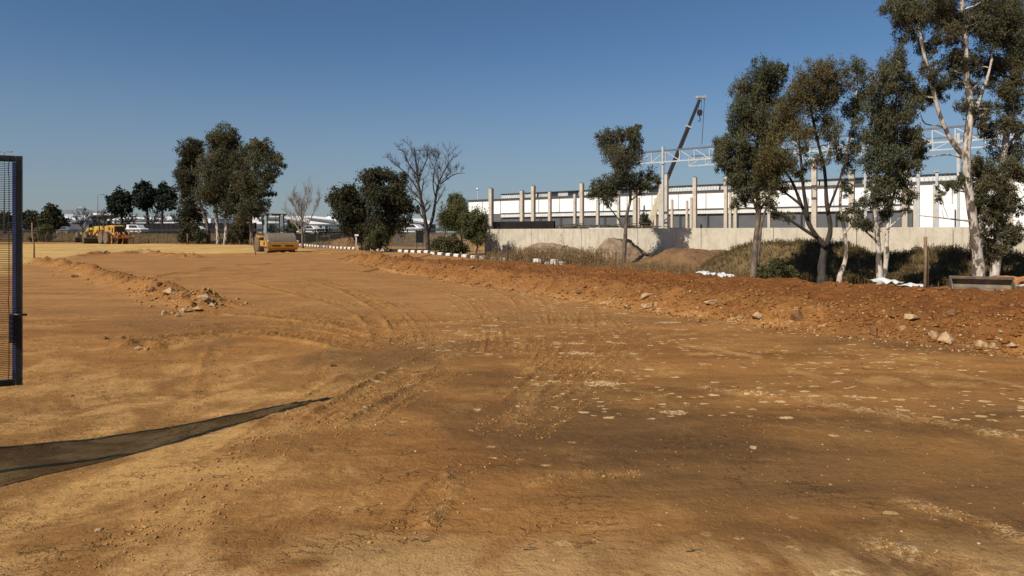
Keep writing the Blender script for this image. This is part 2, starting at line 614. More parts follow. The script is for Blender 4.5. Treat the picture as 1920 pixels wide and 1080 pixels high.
def terrain(x, y, full=True):
    x = np.asarray(x, float)
    y = np.asarray(y, float)
    h = np.zeros_like(x)
    red = np.zeros_like(x)
    dist = np.zeros_like(x)
    flake = np.zeros_like(x)
    gro = np.zeros_like(x)
    # gentle waves
    near = np.exp(-np.maximum(y - 60, 0) / 60)
    h += .035 * fbm(x, y, .16, 3, 1) * near * sm(1, 6, np.abs(y) + np.abs(x))
    # far road bank
    d = bank_d(x, y)
    h += 1.30 * sm(0, 9, d) + .25 * sm(-30, -2, d) * sm(-10, -30, x) * 0.3
    # hollow in the left foreground under the gate
    h += -.17 * sm(-1.4, -3.5, x + .12 * (y - 5)) * sm(10.5, 6.5, y)
    # lower ground between soil bank and wall
    dw = (x + 1.24 * y - 64.8)
    back, _, sd = pl_dist(x, y, spline(BACK, 2)) if full else (None, None, None)
    ins = inside(x, y, POLY)
    mb = sub(x, y, POLY, 1.0)
    # soil bank
    idx = np.nonzero(ins & mb)
    if idx[0].size:
        xx, yy = x[idx], y[idx]
        dt, st, _ = pl_dist(xx, yy, spline(TOE, 3))
        db, sb, _ = pl_dist(xx, yy, spline(BACK, 3))
        wob = .18 * fbm(xx, yy, .9, 3, 3)
        e = np.minimum(dt + wob, 9)
        prof = .40 * (.45 + .55 * sm(40, 24, yy)) * sm(-.08, .78, e) * sm(-.05, .7, db + wob * .6)
        # shallow bench half way and a wheel-rolled strip along the back
        lump = fbm(xx, yy, 1.7, 4, 2)
        fine = fbm(xx, yy, 7, 3, 5)
        clod = np.clip(fbm(xx, yy, 4.5, 2, 6), 0, 1) ** 1.5
        edge = sm(0, .5, e) * sm(0, .5, db)
        strip = np.exp(-((db - 1.3) / .38) ** 2) + .6 * np.exp(-((db - 3.0) / .3) ** 2)
        strip = np.clip(strip, 0, 1) * sm(30, 24, yy)
        rough = (1 - .75 * strip)
        hh = prof + edge * rough * (.10 * lump + .035 * fine + .10 * clod) - .05 * strip * edge
        hh += .018 * fine * sm(0, .3, e)
        h[idx] += hh
        red[idx] = np.maximum(red[idx], sm(-.1, .35, e) * (.60 + .40 * sm(.7, 1.6, e + .3 * lump)))
        dist[idx] = np.maximum(dist[idx], .4 * sm(0, .3, e) * sm(1.6, .8, e))
        dist[idx] = np.maximum(dist[idx], .5 * strip)
    # ground behind the bank drops a little
    if full:
        bz = sm(0, 2.5, back) * (~ins) * ((x + 1.24 * y) > 28) * (x > -6)
        h += -.22 * bz * sm(-10, 0, x) * sm(52, 44, x + .9 * y)
    for pts, w, hh in WINDROWS:
        m = np.nonzero(sub(x, y, pts, 3 * w))
        if not m[0].size:
            continue
        xx, yy = x[m], y[m]
        dd, s, _ = pl_dist(xx, yy, pts)
        w2 = w * (1 + .35 * fbm(xx, yy, .8, 2, 4))
        a = np.exp(-(dd / w2) ** 2 * 1.3)
        h[m] += a * hh * (.75 + .8 * fbm(xx, yy, 1.5, 3, 2)) + a * .13 * fbm(xx, yy, 3.2, 4, 3, .62)
        red[m] = np.maximum(red[m], a * (.42 if pts[0][0] < -5 else .8))
        dist[m] = np.maximum(dist[m], a * .8)
    for pts, w, hh in RIDGES:
        m = np.nonzero(sub(x, y, pts, 4 * w))
        if not m[0].size:
            continue
        xx, yy = x[m], y[m]
        dd, s, _ = pl_dist(xx, yy, pts)
        a = np.exp(-(dd / w) ** 2)
        lump = np.clip(.45 + 1.1 * fbm(xx, yy, 5, 3, 5), 0, 1.4)
        h[m] += a * hh * lump
        flake[m] = np.maximum(flake[m], a * lump * (.9 if pts[0][0] > .5 and hh < .04 and w > .07 else .22))
        dist[m] = np.maximum(dist[m], a * .8)
    for pts, w, dep, tr, stg in TRACKS:
        m = np.nonzero(sub(x, y, pts, w * 1.6))
        if not m[0].size:
            continue
        xx, yy = x[m], y[m]
        dd, s, sd_ = pl_dist(xx, yy, pts)
        L = sum(math.hypot(pts[i + 1][0] - pts[i][0], pts[i + 1][1] - pts[i][1]) for i in range(len(pts) - 1))
        endm = sm(0, .5, s) * sm(0, .5, L - s)
        br = np.clip(.55 + 1.2 * fbm(xx, yy, .9, 3, 6), 0, 1) * endm
        e = dd / (w / 2)
        groove = -dep * .55 * sm(1.05, .85, e)
        shoulder = dep * .9 * np.exp(-((e - 1.2) / .25) ** 2)
        ph = s / tr + np.sign(sd_) * .5 * 1.0 + np.abs(sd_) / tr * .9
        lug = dep * .55 * (sm(.25, .45, np.abs((ph % 1) - .5) * 2 * .9)) * sm(1.0, .85, e)
        tn = 1 + .6 * fbm(xx, yy, 11, 2, 7)
        h[m] += (groove + shoulder * tn + lug * tn) * br
        dist[m] = np.maximum(dist[m], br * stg * sm(1.7, .9, e))
        gro[m] = np.maximum(gro[m], br * stg * (sm(1.0, .8, e) * (1 - lug / (dep * .55 + 1e-9)) * .8 + .9 * np.exp(-((e - 1.0) / .12) ** 2)))
    # small surface relief
    nearf = np.exp(-np.maximum(np.hypot(x, y) - 6, 0) / 18)
    calm = .55 + .9 * np.clip(fbm(x, y, .35, 3, 2), -.4, 1)
    # fine scrape lines that sweep with the graded surface
    ang = .55 + .25 * fbm(x, y, .06, 2, 3)
    xr = x * math.cos(.9) + y * math.sin(.9)
    yr = -x * math.sin(.9) + y * math.cos(.9)
    h += (.008 * fbm(x, y, 3.5, 5, 4, .6) * calm + .0030 * fbm(x, y, 22, 2, 1)) * nearf
    rg = 1 - np.abs(fbm(x, y, 2.2, 4, 3)) * 2.4
    h += .010 * np.clip(rg, 0, 1) ** 4 * sm(.05, .35, fbm(x, y, .55, 3, 5)) * nearf
    h += .003 * fbm(xr * .25, yr * 3.0, 2.2, 3, 5) * nearf
    lx = sm(-1.2, -3.2, x + .25 * (y - 6)) * sm(12, 8, y)
    h += .016 * lx * fbm(x, y, 3.2, 5, 6, .6)
    crust = sm(-.05, .40, fbm(x, y, .6, 4, 1)) + .8 * lx * sm(-.2, .3, fbm(x, y, .9, 3, 2))
    nf2 = np.exp(-np.maximum(np.hypot(x, y) - 5, 0) / 12)
    h += .013 * np.clip(crust, 0, 1.2) * fbm(x, y, 8, 4, 4, .68) * nf2
    h += .030 * np.clip(dist, 0, 1) * fbm(x, y, 6, 4, 3, .65) * (y < 60)
    yel = np.zeros_like(x)
    iy = sub(x, y, YEL, 3)
    if iy.any():
        xx, yy = x[iy], y[iy]
        inn = inside(xx, yy, YEL)
        dd, _, _ = pl_dist(xx, yy, YEL + [YEL[0]])
        v = np.where(inn, dd, -dd) + 1.2 * fbm(xx, yy, .25, 3, 4)
        yel[iy] = sm(-.4, 1.2, v)
    return h, red, dist, flake, yel, d, dw, gro


def th(x, y):
    return float(terrain(np.array([float(x)]), np.array([float(y)]))[0][0])


def hit(px, py):
    """first point of the terrain seen at a photo position"""
    a, b, c = ray(px, py)
    t = np.geomspace(2.5, 90, 900)
    zz = terrain(a * t, b * t)[0]
    k = np.nonzero(CAM_H + c * t < zz)[0]
    k = k[0] if len(k) else len(t) - 1
    return a * t[k], b * t[k], float(zz[k])


# ------------------------------------------------------------------ ground sheet
def ground():
    ys = list(np.linspace(-40, 2.0, 60))
    y = 2.0
    while y < 130:
        y += max(.012, .0042 * y)
        ys.append(y)
    st = .6
    while y < 9000:
        st *= 1.16
        y += st
        ys.append(y)
    xh = [0.0]
    x = 0.0
    while x < 75:
        x += .021 + .0048 * x
        xh.append(x)
    st = .5
    while x < 9000:
        st *= 1.25
        x += st
        xh.append(x)
    xs = np.array([-v for v in reversed(xh[1:])] + xh)
    ys = np.array(ys)
    nx, ny = len(xs), len(ys)
    X, Y = np.meshgrid(xs, ys)
    X = X.ravel()
    Y = Y.ravel()
    h, red, dist, flake, yel, d, dw, gro = terrain(X, Y)
    co = np.empty((nx * ny, 3), np.float32)
    co[:, 0], co[:, 1], co[:, 2] = X, Y, h
    i = np.arange(nx - 1)
    j = np.arange(ny - 1)
    I, J = np.meshgrid(i, j)
    a = (J * nx + I).ravel()
    q = np.stack([a, a + 1, a + nx + 1, a + nx], 1).astype(np.int32)
    me = bpy.data.meshes.new("ground")
    me.vertices.add(nx * ny)
    me.vertices.foreach_set("co", co.ravel())
    me.loops.add(q.size)
    me.loops.foreach_set("vertex_index", q.ravel())
    me.polygons.add(len(q))
    me.polygons.foreach_set("loop_start", np.arange(0, q.size, 4, dtype=np.int32))
    me.polygons.foreach_set("loop_total", np.full(len(q), 4, np.int32))
    me.polygons.foreach_set("use_smooth", np.ones(len(q), bool))
    me.update()
    # masks
    m1 = np.zeros((nx * ny, 4), np.float32)
    m1[:, 0], m1[:, 1], m1[:, 2], m1[:, 3] = red, yel, dist, np.clip(gro, 0, 1)
    m2 = np.zeros((nx * ny, 4), np.float32)
    grass = sm(-1.5, .8, d)
    site = sm(0, 1.2, np.where(X + 1.24 * Y > 38, 1.0, 0.0) * 0 + (X + 1.1 * Y - 47) / 4) * sm(-12, -6, X) * (1 - red)
    m2[:, 0] = flake
    m2[:, 1] = grass
    m2[:, 2] = np.clip(site, 0, 1)
    m2[:, 3] = 1
    for nm, arr in (("soil", m1), ("cover", m2)):
        at = me.attributes.new(nm, 'FLOAT_COLOR', 'POINT')
        at.data.foreach_set("color", arr.ravel())
    o = bpy.data.objects.new("ground", me)
    link(o)
    o["kind"] = "structure"
    me.materials.append(ground_mat())
    return o


def ground_mat():
    m, nt, b = new_mat("compacted earth")
    L = nt.links.new
    geo = N(nt, 'ShaderNodeTexCoord')
    pos = geo.outputs['Object']
    A = N(nt, 'ShaderNodeAttribute', attribute_name='soil')
    B = N(nt, 'ShaderNodeAttribute', attribute_name='cover')
    sa = N(nt, 'ShaderNodeSeparateColor')
    L(A.outputs['Color'], sa.inputs[0])
    sb = N(nt, 'ShaderNodeSeparateColor')
    L(B.outputs['Color'], sb.inputs[0])
    red, yel, dis = sa.outputs
    flk, grs, site = sb.outputs
    mp = N(nt, 'ShaderNodeMapping')
    mp.inputs['Rotation'].default_value = (0, 0, R(-38))
    mp.inputs['Scale'].default_value = (.38, 1.5, 1)
    L(pos, mp.inputs[0])
    pst = mp.outputs[0]
    big = noise(nt, pos, .22, 5, .6, .6)
    mid = noise(nt, pos, 1.3, 7, .65, .5, 3)
    mid2 = noise(nt, pst, 1.0, 7, .7, .3, 9)
    fin = noise(nt, pos, 14, 6, .7, 0, 5)
    gr = noise(nt, pos, 90, 3, .7, 0, 2)
    base = mixc(nt, ramp(nt, mid2, .38, .62), (.255, .122, .038), (.40, .205, .066))
    base = mixc(nt, ramp(nt, mid, .52, .64, 0, .8), base, (.53, .315, .118))
    base = mixc(nt, ramp(nt, big, .48, .58, 0, .88), base, (.150, .082, .034))     # damp darker patches
    sx = N(nt, 'ShaderNodeSeparateXYZ')
    L(pos, sx.inputs[0])
    # nearer the viewer the soil is paler and sandier at the left
    lf = mathn(nt, 'MULTIPLY', ramp(nt, sx.outputs[0], -.2, -2.6), ramp(nt, sx.outputs[1], 10.5, 6.5))
    sand = mixc(nt, ramp(nt, mid, .42, .58), (.27, .148, .052), (.52, .325, .130))
    base = mixc(nt, mathn(nt, 'MULTIPLY', lf, .8), base, sand)
    # further away the swept surface is more orange
    farm = ramp(nt, sx.outputs[1], 8, 16)
    orange = mixc(nt, ramp(nt, mid2, .3, .7), (.355, .180, .066), (.475, .262, .100))
    base = mixc(nt, mathn(nt, 'MULTIPLY', farm, .85), base, orange)
    # near right: darker brown
    rt = mathn(nt, 'MULTIPLY', ramp(nt, sx.outputs[0], -.8, .8), ramp(nt, sx.outputs[1], 8.3, 5.6))
    base = mixc(nt, mathn(nt, 'MULTIPLY', rt, ramp(nt, noise(nt, pos, .45, 5, .6, .5, 31), .36, .58, .25, .92)), base, mixc(nt, ramp(nt, mid2, .38, .62), (.120, .070, .030), (.225, .124, .048)))
    nearstrip = ramp(nt, sx.outputs[1], 3.75, 3.2)
    base = mixc(nt, mathn(nt, 'MULTIPLY', nearstrip, ramp(nt, mid, .4, .58)), base, (.50, .32, .145))
    # disturbed soil
    dc = mixc(nt, ramp(nt, fin, .35, .65), (.25, .118, .040), (.56, .315, .112))
    base = mixc(nt, mathn(nt, 'MULTIPLY', dis, .62), base, dc)
    base = mixc(nt, mathn(nt, 'MULTIPLY', A.outputs['Alpha'], .62), base, (.16, .075, .027))  # tyre grooves darkened in the colour, standing in for shade in the relief

    # pale flakes of crust: isolated chips with crisp broken edges
    def chips(scale, lo, hi, rad, seed):
        vor = N(nt, 'ShaderNodeTexVoronoi')
        vor.inputs['Scale'].default_value = scale
        vor.inputs['Randomness'].default_value = 1
        nn = N(nt, 'ShaderNodeTexNoise')
        nn.inputs['Scale'].default_value = scale * 4
        nn.inputs['Detail'].default_value = 6
        nn.inputs['Roughness'].default_value = .7
        L(pos, nn.inputs['Vector'])
        vm = N(nt, 'ShaderNodeVectorMath')
        vm.operation = 'SCALE'
        L(nn.outputs['Color'], vm.inputs[0])
        vm.inputs['Scale'].default_value = .55 / scale
        va = N(nt, 'ShaderNodeVectorMath')
        va.operation = 'ADD'
        mpp = N(nt, 'ShaderNodeMapping')
        mpp.inputs['Location'].default_value = (seed * 3.1, seed * 1.7, 0)
        mpp.inputs['Scale'].default_value = (.8, 1.25, 1)
        L(pos, mpp.inputs[0])
        L(mpp.outputs[0], va.inputs[0])
        L(vm.outputs[0], va.inputs[1])
        L(va.outputs[0], vor.inputs['Vector'])
        cs = N(nt, 'ShaderNodeSeparateColor')
        L(vor.outputs['Color'], cs.inputs[0])
        r_ = mathn(nt, 'MULTIPLY', ramp(nt, cs.outputs[0], lo, hi), rad)       # chip radius, most cells empty
        dd = mathn(nt, 'SUBTRACT', r_, vor.outputs['Distance'])
        return ramp(nt, dd, 0.0, .05)
    n3 = noise(nt, pos, 26, 5, .75, 0, 7)
    rmask = ramp(nt, sx.outputs[0], -3.5, 1.0, .25, 1)
    c1 = chips(2.0, .58, 1.0, .36, 1)
    c2 = chips(6.5, .50, 1.0, .36, 2)
    c3 = chips(11, .50, 1.0, .36, 3)
    fl = mathn(nt, 'MAXIMUM', mathn(nt, 'MAXIMUM', mathn(nt, 'MULTIPLY', c1, ramp(nt, n3, .42, .52)), c2), mathn(nt, 'MULTIPLY', c3, .8))
    rmask = mathn(nt, 'MULTIPLY', rmask, ramp(nt, sx.outputs[1], 4.2, 7.0, .52, 1))
    fl = mathn(nt, 'MULTIPLY', mathn(nt, 'MULTIPLY', fl, rmask), ramp(nt, noise(nt, pos, .55, 4, .6, .3, 21), .38, .52, .25, 1))
    fl = ramp(nt, fl, .38, .62)
    crumb = ramp(nt, noise(nt, pos, 38, 8, .85, 0, 15), .60, .66)
    fl = mathn(nt, 'MAXIMUM', fl, mathn(nt, 'MULTIPLY', crumb, ramp(nt, noise(nt, pos, 1.8, 5, .7, .3, 17), .50, .62, .05, .8)))
    fl = mathn(nt, 'MAXIMUM', fl, mathn(nt, 'MULTIPLY', flk, ramp(nt, n3, .44, .56)))
    flc = mixc(nt, ramp(nt, n3, .4, .75), (.66, .46, .22), (.92, .76, .50))
    base = mixc(nt, mathn(nt, 'MULTIPLY', fl, .92), base, flc)
    # crevices and cracks, their shading put into the colour
    vk = N(nt, 'ShaderNodeTexVoronoi')
    vk.feature = 'DISTANCE_TO_EDGE'
    vk.inputs['Scale'].default_value = 7
    nk = N(nt, 'ShaderNodeTexNoise')
    nk.inputs['Scale'].default_value = 9
    nk.inputs['Detail'].default_value = 5
    L(pos, nk.inputs['Vector'])
    vmk = N(nt, 'ShaderNodeVectorMath')
    vmk.operation = 'SCALE'
    L(nk.outputs['Color'], vmk.inputs[0])
    vmk.inputs['Scale'].default_value = .22
    vak = N(nt, 'ShaderNodeVectorMath')
    vak.operation = 'ADD'
    L(pst, vak.inputs[0])
    L(vmk.outputs[0], vak.inputs[1])
    L(vak.outputs[0], vk.inputs['Vector'])
    crack = mathn(nt, 'MULTIPLY', ramp(nt, vk.outputs['Distance'], .045, .008), ramp(nt, noise(nt, pos, 1.1, 5, .7, .5, 19), .52, .62))
    pit = mathn(nt, 'MULTIPLY', ramp(nt, noise(nt, pos, 24, 7, .8, .6, 23), .415, .36), ramp(nt, noise(nt, pos, 1.4, 5, .7, .3, 25), .42, .58, .15, 1))
    dk = mathn(nt, 'MULTIPLY', mathn(nt, 'MAXIMUM', crack, pit), ramp(nt, yel, 0, 1, 1, .2))
    base = mixc(nt, mathn(nt, 'MULTIPLY', dk, .62), base, (.07, .034, .014))
    # grain
    base = mixc(nt, ramp(nt, gr, .25, .75, .30, 0), base, (.10, .05, .018))
    base = mixc(nt, ramp(nt, fin, .60, .78, 0, .4), base, (.62, .42, .2))
    # red loose soil
    rc = mixc(nt, ramp(nt, mid, .3, .7), (.150, .056, .016), (.240, .098, .030))
    rc = mixc(nt, ramp(nt, fin, .35, .75, 0, .5), rc, (.38, .18, .06))
    base = mixc(nt, red, base, rc)
    # yellow straw coloured area
    yc = mixc(nt, ramp(nt, noise(nt, pos, .5, 7, .75, 1.0, 4), .36, .62), (.66, .48, .18), (.44, .28, .10))
    ys = N(nt, 'ShaderNodeMapping')
    ys.inputs['Scale'].default_value = (.10, 1.2, 1)
    L(pos, ys.inputs[0])
    yc = mixc(nt, ramp(nt, noise(nt, ys.outputs[0], .9, 5, .7), .48, .60, 0, .85), yc, (.26, .15, .062))
    yc = mixc(nt, ramp(nt, fin, .4, .7, 0, .4), yc, (.68, .52, .26))
    base = mixc(nt, yel, base, yc)
    gcol = mixc(nt, ramp(nt, noise(nt, pos, .8, 8, .8), .35, .68), (.095, .068, .030), (.20, .145, .068))
    base = mixc(nt, grs, base, gcol)
    sc_ = mixc(nt, ramp(nt, mid, .35, .65), (.30, .19, .09), (.48, .29, .13))
    base = mixc(nt, site, base, sc_)
    base = mixc(nt, 1.0, base, (1.02, .955, .86), 'MULTIPLY')
    L(base, b.inputs['Base Color'])
    b.inputs['Roughness'].default_value = .95
    b.inputs['Specular IOR Level'].default_value = .15
    b1 = N(nt, 'ShaderNodeBump')
    b1.inputs['Distance'].default_value = .03
    b1.inputs['Strength'].default_value = .55
    hs = mathn(nt, 'ADD', mathn(nt, 'MULTIPLY', fin, 1.3), mathn(nt, 'MULTIPLY', gr, .30))
    hs = mathn(nt, 'ADD', hs, mathn(nt, 'MULTIPLY', noise(nt, pos, 5.5, 8, .72, .8, 13), 2.0))
    hs = mathn(nt, 'ADD', hs, mathn(nt, 'MULTIPLY', noise(nt, pos, 34, 5, .7, 0, 8), .5))
    hs = mathn(nt, 'ADD', hs, mathn(nt, 'MULTIPLY', fl, .4))
    hs = mathn(nt, 'SUBTRACT', hs, mathn(nt, 'MULTIPLY', dk, .9))
    L(hs, b1.inputs['Height'])
    amp = ramp(nt, mathn(nt, 'ADD', red, mathn(nt, 'MULTIPLY', dis, .6)), 0, 1, .62, 1.0)
    L(amp, b1.inputs['Strength'])
    L(b1.outputs[0], b.inputs['Normal'])
    return m


ground()


# ------------------------------------------------------------------ numpy mesh with per-face tone
def np_mesh(name, V, F, mat, parent=None, org=None, tone=None):
    """V (n,3), F (m,k) arrays"""
    V = np.asarray(V, np.float32).reshape(-1, 3)
    if org is not None:
        V = V - np.array(org, np.float32)
    k = F.shape[1]
    me = bpy.data.meshes.new(name)
    me.vertices.add(len(V))
    me.vertices.foreach_set("co", V.ravel())
    me.loops.add(F.size)
    me.loops.foreach_set("vertex_index", F.astype(np.int32).ravel())
    me.polygons.add(len(F))
    me.polygons.foreach_set("loop_start", np.arange(0, F.size, k, dtype=np.int32))
    me.polygons.foreach_set("loop_total", np.full(len(F), k, np.int32))
    me.update()
    if tone is not None:
        at = me.attributes.new("tone", 'FLOAT_COLOR', 'FACE')
        c = np.ones((len(F), 4), np.float32)
        c[:, :2] = tone
        c[:, 2] = 0
        at.data.foreach_set("color", c.ravel())
    me.materials.append(mat)
    o = bpy.data.objects.new(name, me)
    link(o, parent)
    return o


def leaves(cent, size, wid, droop=.6):
    """a bent two-face lance leaf for each centre"""
    n = len(cent)
    d = rng.normal(size=(n, 3))
    d[:, 2] -= droop * 1.6
    d /= np.linalg.norm(d, axis=1)[:, None]
    e = rng.normal(size=(n, 3))
    s = np.cross(d, e)
    s /= np.linalg.norm(s, axis=1)[:, None] + 1e-9
    L = size * (.6 + .8 * rng.random(n))[:, None]
    W = wid * (.7 + .6 * rng.random(n))[:, None]
    a = cent - d * L * .5
    b = cent + d * L * .5
    V = np.stack([a, cent + s * W * .5 - d * L * .05, b, cent - s * W * .5 - d * L * .05], 1)
    return V.reshape(-1, 3), np.arange(4 * n).reshape(n, 4)


GRP_WALL = "gum trees in front of the concrete wall"


def tree(name, label, cat, depth, base, stems, blobs, leaf, barkm, lsize=.13, lwid=.04, dens=1.0,
         group=None, warm=.3, nbr=1, depth_scale=1.0, droop=.6, seed=0, rootz=None, fill=True, bs=1.08):
    lr = random.Random(seed * 77 + 5)
    k = depth / FPX
    bp = P(base[0], base[1], depth)
    org = Vector((bp.x, bp.y, bp.z if rootz is None else rootz))
    root = thing(name, label, cat, org, 0, group)
    mb = MB()
    nodes = []
    for (pts, r0, r1) in stems:
        off = lr.uniform(-.25, .25) * depth_scale
        W = []
        sp = spline(pts, 4)
        for i, p in enumerate(sp):
            t = i / (len(sp) - 1)
            w = P(p[0], p[1], depth + (off * t if pts[0] == base or True else 0) * 2)
            W.append(w)
        if rootz is not None and pts[0] == base:
            W[0].z = min(W[0].z, rootz - .1)
        rad = [(r0 * (1 - i / (len(W) - 1)) + r1 * i / (len(W) - 1)) * (1 + .12 * lr.uniform(-1, 1)) for i in range(len(W))]
        if pts[0] == base:
            rad[0] *= 1.45
            rad[1] *= 1.12
            W[0].z -= .12
        mb.tube(W, rad, 8)
        for w, r in zip(W, rad):
            nodes.append((w, r))
    cents = []
    tones = []
    extra = []
    core = set((q_[0], q_[1], q_[2] * bs / bs) for q_ in blobs)
    for a in range(len(blobs)):
        near_ = sorted((math.hypot(blobs[a][0] - q_[0], blobs[a][1] - q_[1]), i) for i, q_ in enumerate(blobs) if i != a)[:3]
        for dd_, i in near_:
            q_ = blobs[i]
            if dd_ < (blobs[a][2] + q_[2]) * 1.6 and (i > a or lr.random() < .35):
                f_ = lr.uniform(.5, .8)
                extra.append(((blobs[a][0] + q_[0]) / 2 + lr.uniform(-3, 3), (blobs[a][1] + q_[1]) / 2 + lr.uniform(-3, 3),
                              (blobs[a][2] + q_[2]) / 2 * f_, (blobs[a][3] + q_[3]) / 2 * f_ * 1.2))
    for (bx, by, rx, ry) in blobs + (extra if fill else []):
        ry = ry * (1.22 if fill else 1) * bs
        rx = rx * bs
        c = P(bx, by, depth + lr.uniform(-1, 1) * rx * k * 1.2 * depth_scale)
        rX, rZ = rx * k, ry * k
        rY = (rX + rZ) / 2 * depth_scale
        # limb from the best stem node (below the blob, close)
        cand = [(abs((w - c).length) + max(0, w.z - c.z + .1) * 2.5, i) for i, (w, r) in enumerate(nodes)]
        _, bi = min(cand)
        w0, r_ = nodes[bi]
        for q in range(nbr):
            tgt = c + Vector((lr.uniform(-.4, .4) * rX, lr.uniform(-.4, .4) * rY, lr.uniform(-.2, .3) * rZ))
            mid = (w0 * .5 + tgt * .5) + Vector((lr.uniform(-.1, .1), lr.uniform(-.1, .1), -.06)) * (tgt - w0).length
            rr = min(r_ * .55, .012 * depth / 12 + .018 * (tgt - w0).length)
            pts = [w0, w0.lerp(mid, .5) + Vector((0, 0, .02)), mid, mid.lerp(tgt, .55), tgt]
            mb.tube(pts, [rr, rr * .85, rr * .7, rr * .5, rr * .3], 5, cap=False)
        area = math.pi * rX * rZ
        ncl = max(9, int(12 + area * 24 * (30 / depth) ** 1.3))
        dens_b = dens * (lr.uniform(.45, .8) if (bx, by, rx / bs) not in core else 1)
        nl = int(area / (lsize * lwid * .5) * 3.5 * dens_b / ncl) + 3
        bt = lr.uniform(0, .35)
        bw = min(1, max(0, warm - .12 + lr.uniform(-.3, .3)))
        for q in range(ncl):
            dv = Vector((lr.gauss(0, 1), lr.gauss(0, 1), lr.gauss(0, 1))).normalized()
            rr = lr.random() ** .45
            cc = c + Vector((dv.x * rX, dv.y * rY, dv.z * rZ)) * rr
            tp = c + (cc - c) * .1 + Vector((0, 0, -rZ * .25))
            if q % 2 == 0:
                tr_ = .006 * depth / 25 + .004
                mb.tube([tp, tp.lerp(cc, .5) + Vector((lr.uniform(-.05, .05), 0, lr.uniform(-.04, .05))) * rX, cc],
                        [tr_, tr_ * .7, tr_ * .4], 3, cap=False)
            sg = (.16 + .11 * lr.random()) * min(rX, rZ) * (.75 + .25 * (1 - rr))
            n = int(nl * lr.uniform(.5, 1.5))
            pts = rng.normal(size=(n, 3)) * np.array([sg, sg, sg * 1.0]) + np.array(cc)
            pts[:, 2] -= np.abs(rng.normal(size=n)) * sg * .8
            cents.append(pts)
            t = np.empty((n, 2))
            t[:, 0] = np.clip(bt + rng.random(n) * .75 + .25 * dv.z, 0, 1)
            t[:, 1] = np.clip(bw * rng.random(n) * 1.5, 0, 1)
            tones.append(t)
    mb.build('trunk', barkm, root, org, smooth=True)
    C = np.concatenate(cents)
    V, F = leaves(C, lsize, lwid, droop)
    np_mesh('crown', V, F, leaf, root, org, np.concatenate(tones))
    return root


def gz(px, depth):
    """ground height below a photo column at a distance"""
    x = (px - 960) / FPX * depth
    return th(x, depth)


# ---- gum trees on the right
tree('gum_tree', 'slender lone gum tree standing apart from the others, left of the crane boom', 'tree', 40.5, (1168, 500),
     [([(1168, 500), (1172, 450), (1175, 405), (1182, 372), (1178, 330), (1170, 290), (1160, 255)], .13, .035),
      ([(1173, 430), (1155, 405), (1140, 385), (1132, 368)], .05, .02),
      ([(1180, 378), (1200, 362), (1214, 345)], .045, .02)],
     [(1142, 262, 22, 18), (1165, 250, 20, 14), (1190, 255, 15, 16), (1150, 290, 24, 18), (1187, 288, 18, 20), (1166, 318, 26, 16),
      (1132, 345, 24, 16), (1115, 362, 14, 14), (1152, 350, 20, 14), (1182, 340, 18, 14), (1215, 330, 18, 15), (1202, 352, 16, 10),
      (1142, 378, 16, 8), (1232, 340, 7, 9), (1195, 238, 9, 6), (1125, 255, 8, 8)],
     M['leaf_gum'], M['bark_grey'], .14, .042, .72, GRP_WALL, .25, seed=1, rootz=gz(1168, 40.5))
tree('gum_tree', 'dark dense gum tree with a straight grey trunk, leftmost of the close row', 'tree', 23.5, (1412, 522),
     [([(1412, 522), (1416, 470), (1422, 400), (1420, 350), (1416, 300), (1425, 230), (1430, 150)], .125, .035),
      ([(1420, 500), (1424, 460), (1428, 420), (1440, 380)], .07, .03),
      ([(1421, 400), (1405, 360), (1380, 330)], .06, .02), ([(1424, 395), (1440, 370), (1460, 340)], .05, .02)],
     [(1425, 128, 20, 18), (1455, 140, 20, 18), (1402, 172, 28, 24), (1440, 175, 28, 26), (1388, 215, 22, 24), (1428, 225, 30, 26),
      (1385, 258, 24, 22), (1355, 275, 18, 20), (1350, 300, 14, 16), (1398, 298, 28, 24), (1432, 285, 26, 24), (1390, 338, 26, 18),
      (1430, 338, 22, 16), (1372, 322, 16, 16), (1404, 368, 16, 10), (1450, 250, 16, 22), (1468, 128, 10, 10), (1380, 380, 12, 10)],
     M['leaf_gum'], M['bark_grey'], .105, .028, 1.1, GRP_WALL, .3, seed=2, rootz=gz(1412, 23.5))
tree('gum_tree', 'olive brown gum tree forking low into several spreading dark stems', 'tree', 22.3, (1542, 524),
     [([(1542, 524), (1541, 498), (1547, 462)], .145, .12),
      ([(1548, 462), (1522, 430), (1503, 385), (1482, 335), (1452, 300)], .095, .02),
      ([(1548, 462), (1557, 430), (1550, 380), (1546, 320), (1532, 260), (1520, 200), (1516, 150)], .09, .02),
      ([(1532, 446), (1495, 422), (1465, 402), (1440, 396)], .06, .015),
      ([(1515, 410), (1506, 350), (1500, 280), (1492, 220)], .07, .02),
      ([(1550, 400), (1570, 350), (1585, 300)], .05, .02), ([(1503, 385), (1470, 360), (1440, 345)], .05, .015)],
     [(1440, 325, 22, 20), (1452, 282, 22, 24), (1468, 235, 26, 24), (1490, 185, 26, 22), (1520, 138, 28, 18), (1555, 128, 24, 16),
      (1480, 305, 20, 16), (1500, 250, 22, 20), (1538, 190, 22, 22), (1572, 160, 20, 20), (1528, 300, 16, 12), (1555, 240, 18, 20),
      (1572, 285, 14, 16), (1440, 370, 14, 10), (1470, 350, 12, 8), (1452, 400, 12, 7), (1475, 408, 12, 7), (1500, 330, 10, 8), (1430, 300, 14, 14)],
     M['leaf_olive'], M['bark_dark'], .095, .024, .72, GRP_WALL, .28, seed=3, rootz=gz(1542, 22.3), bs=1.22)
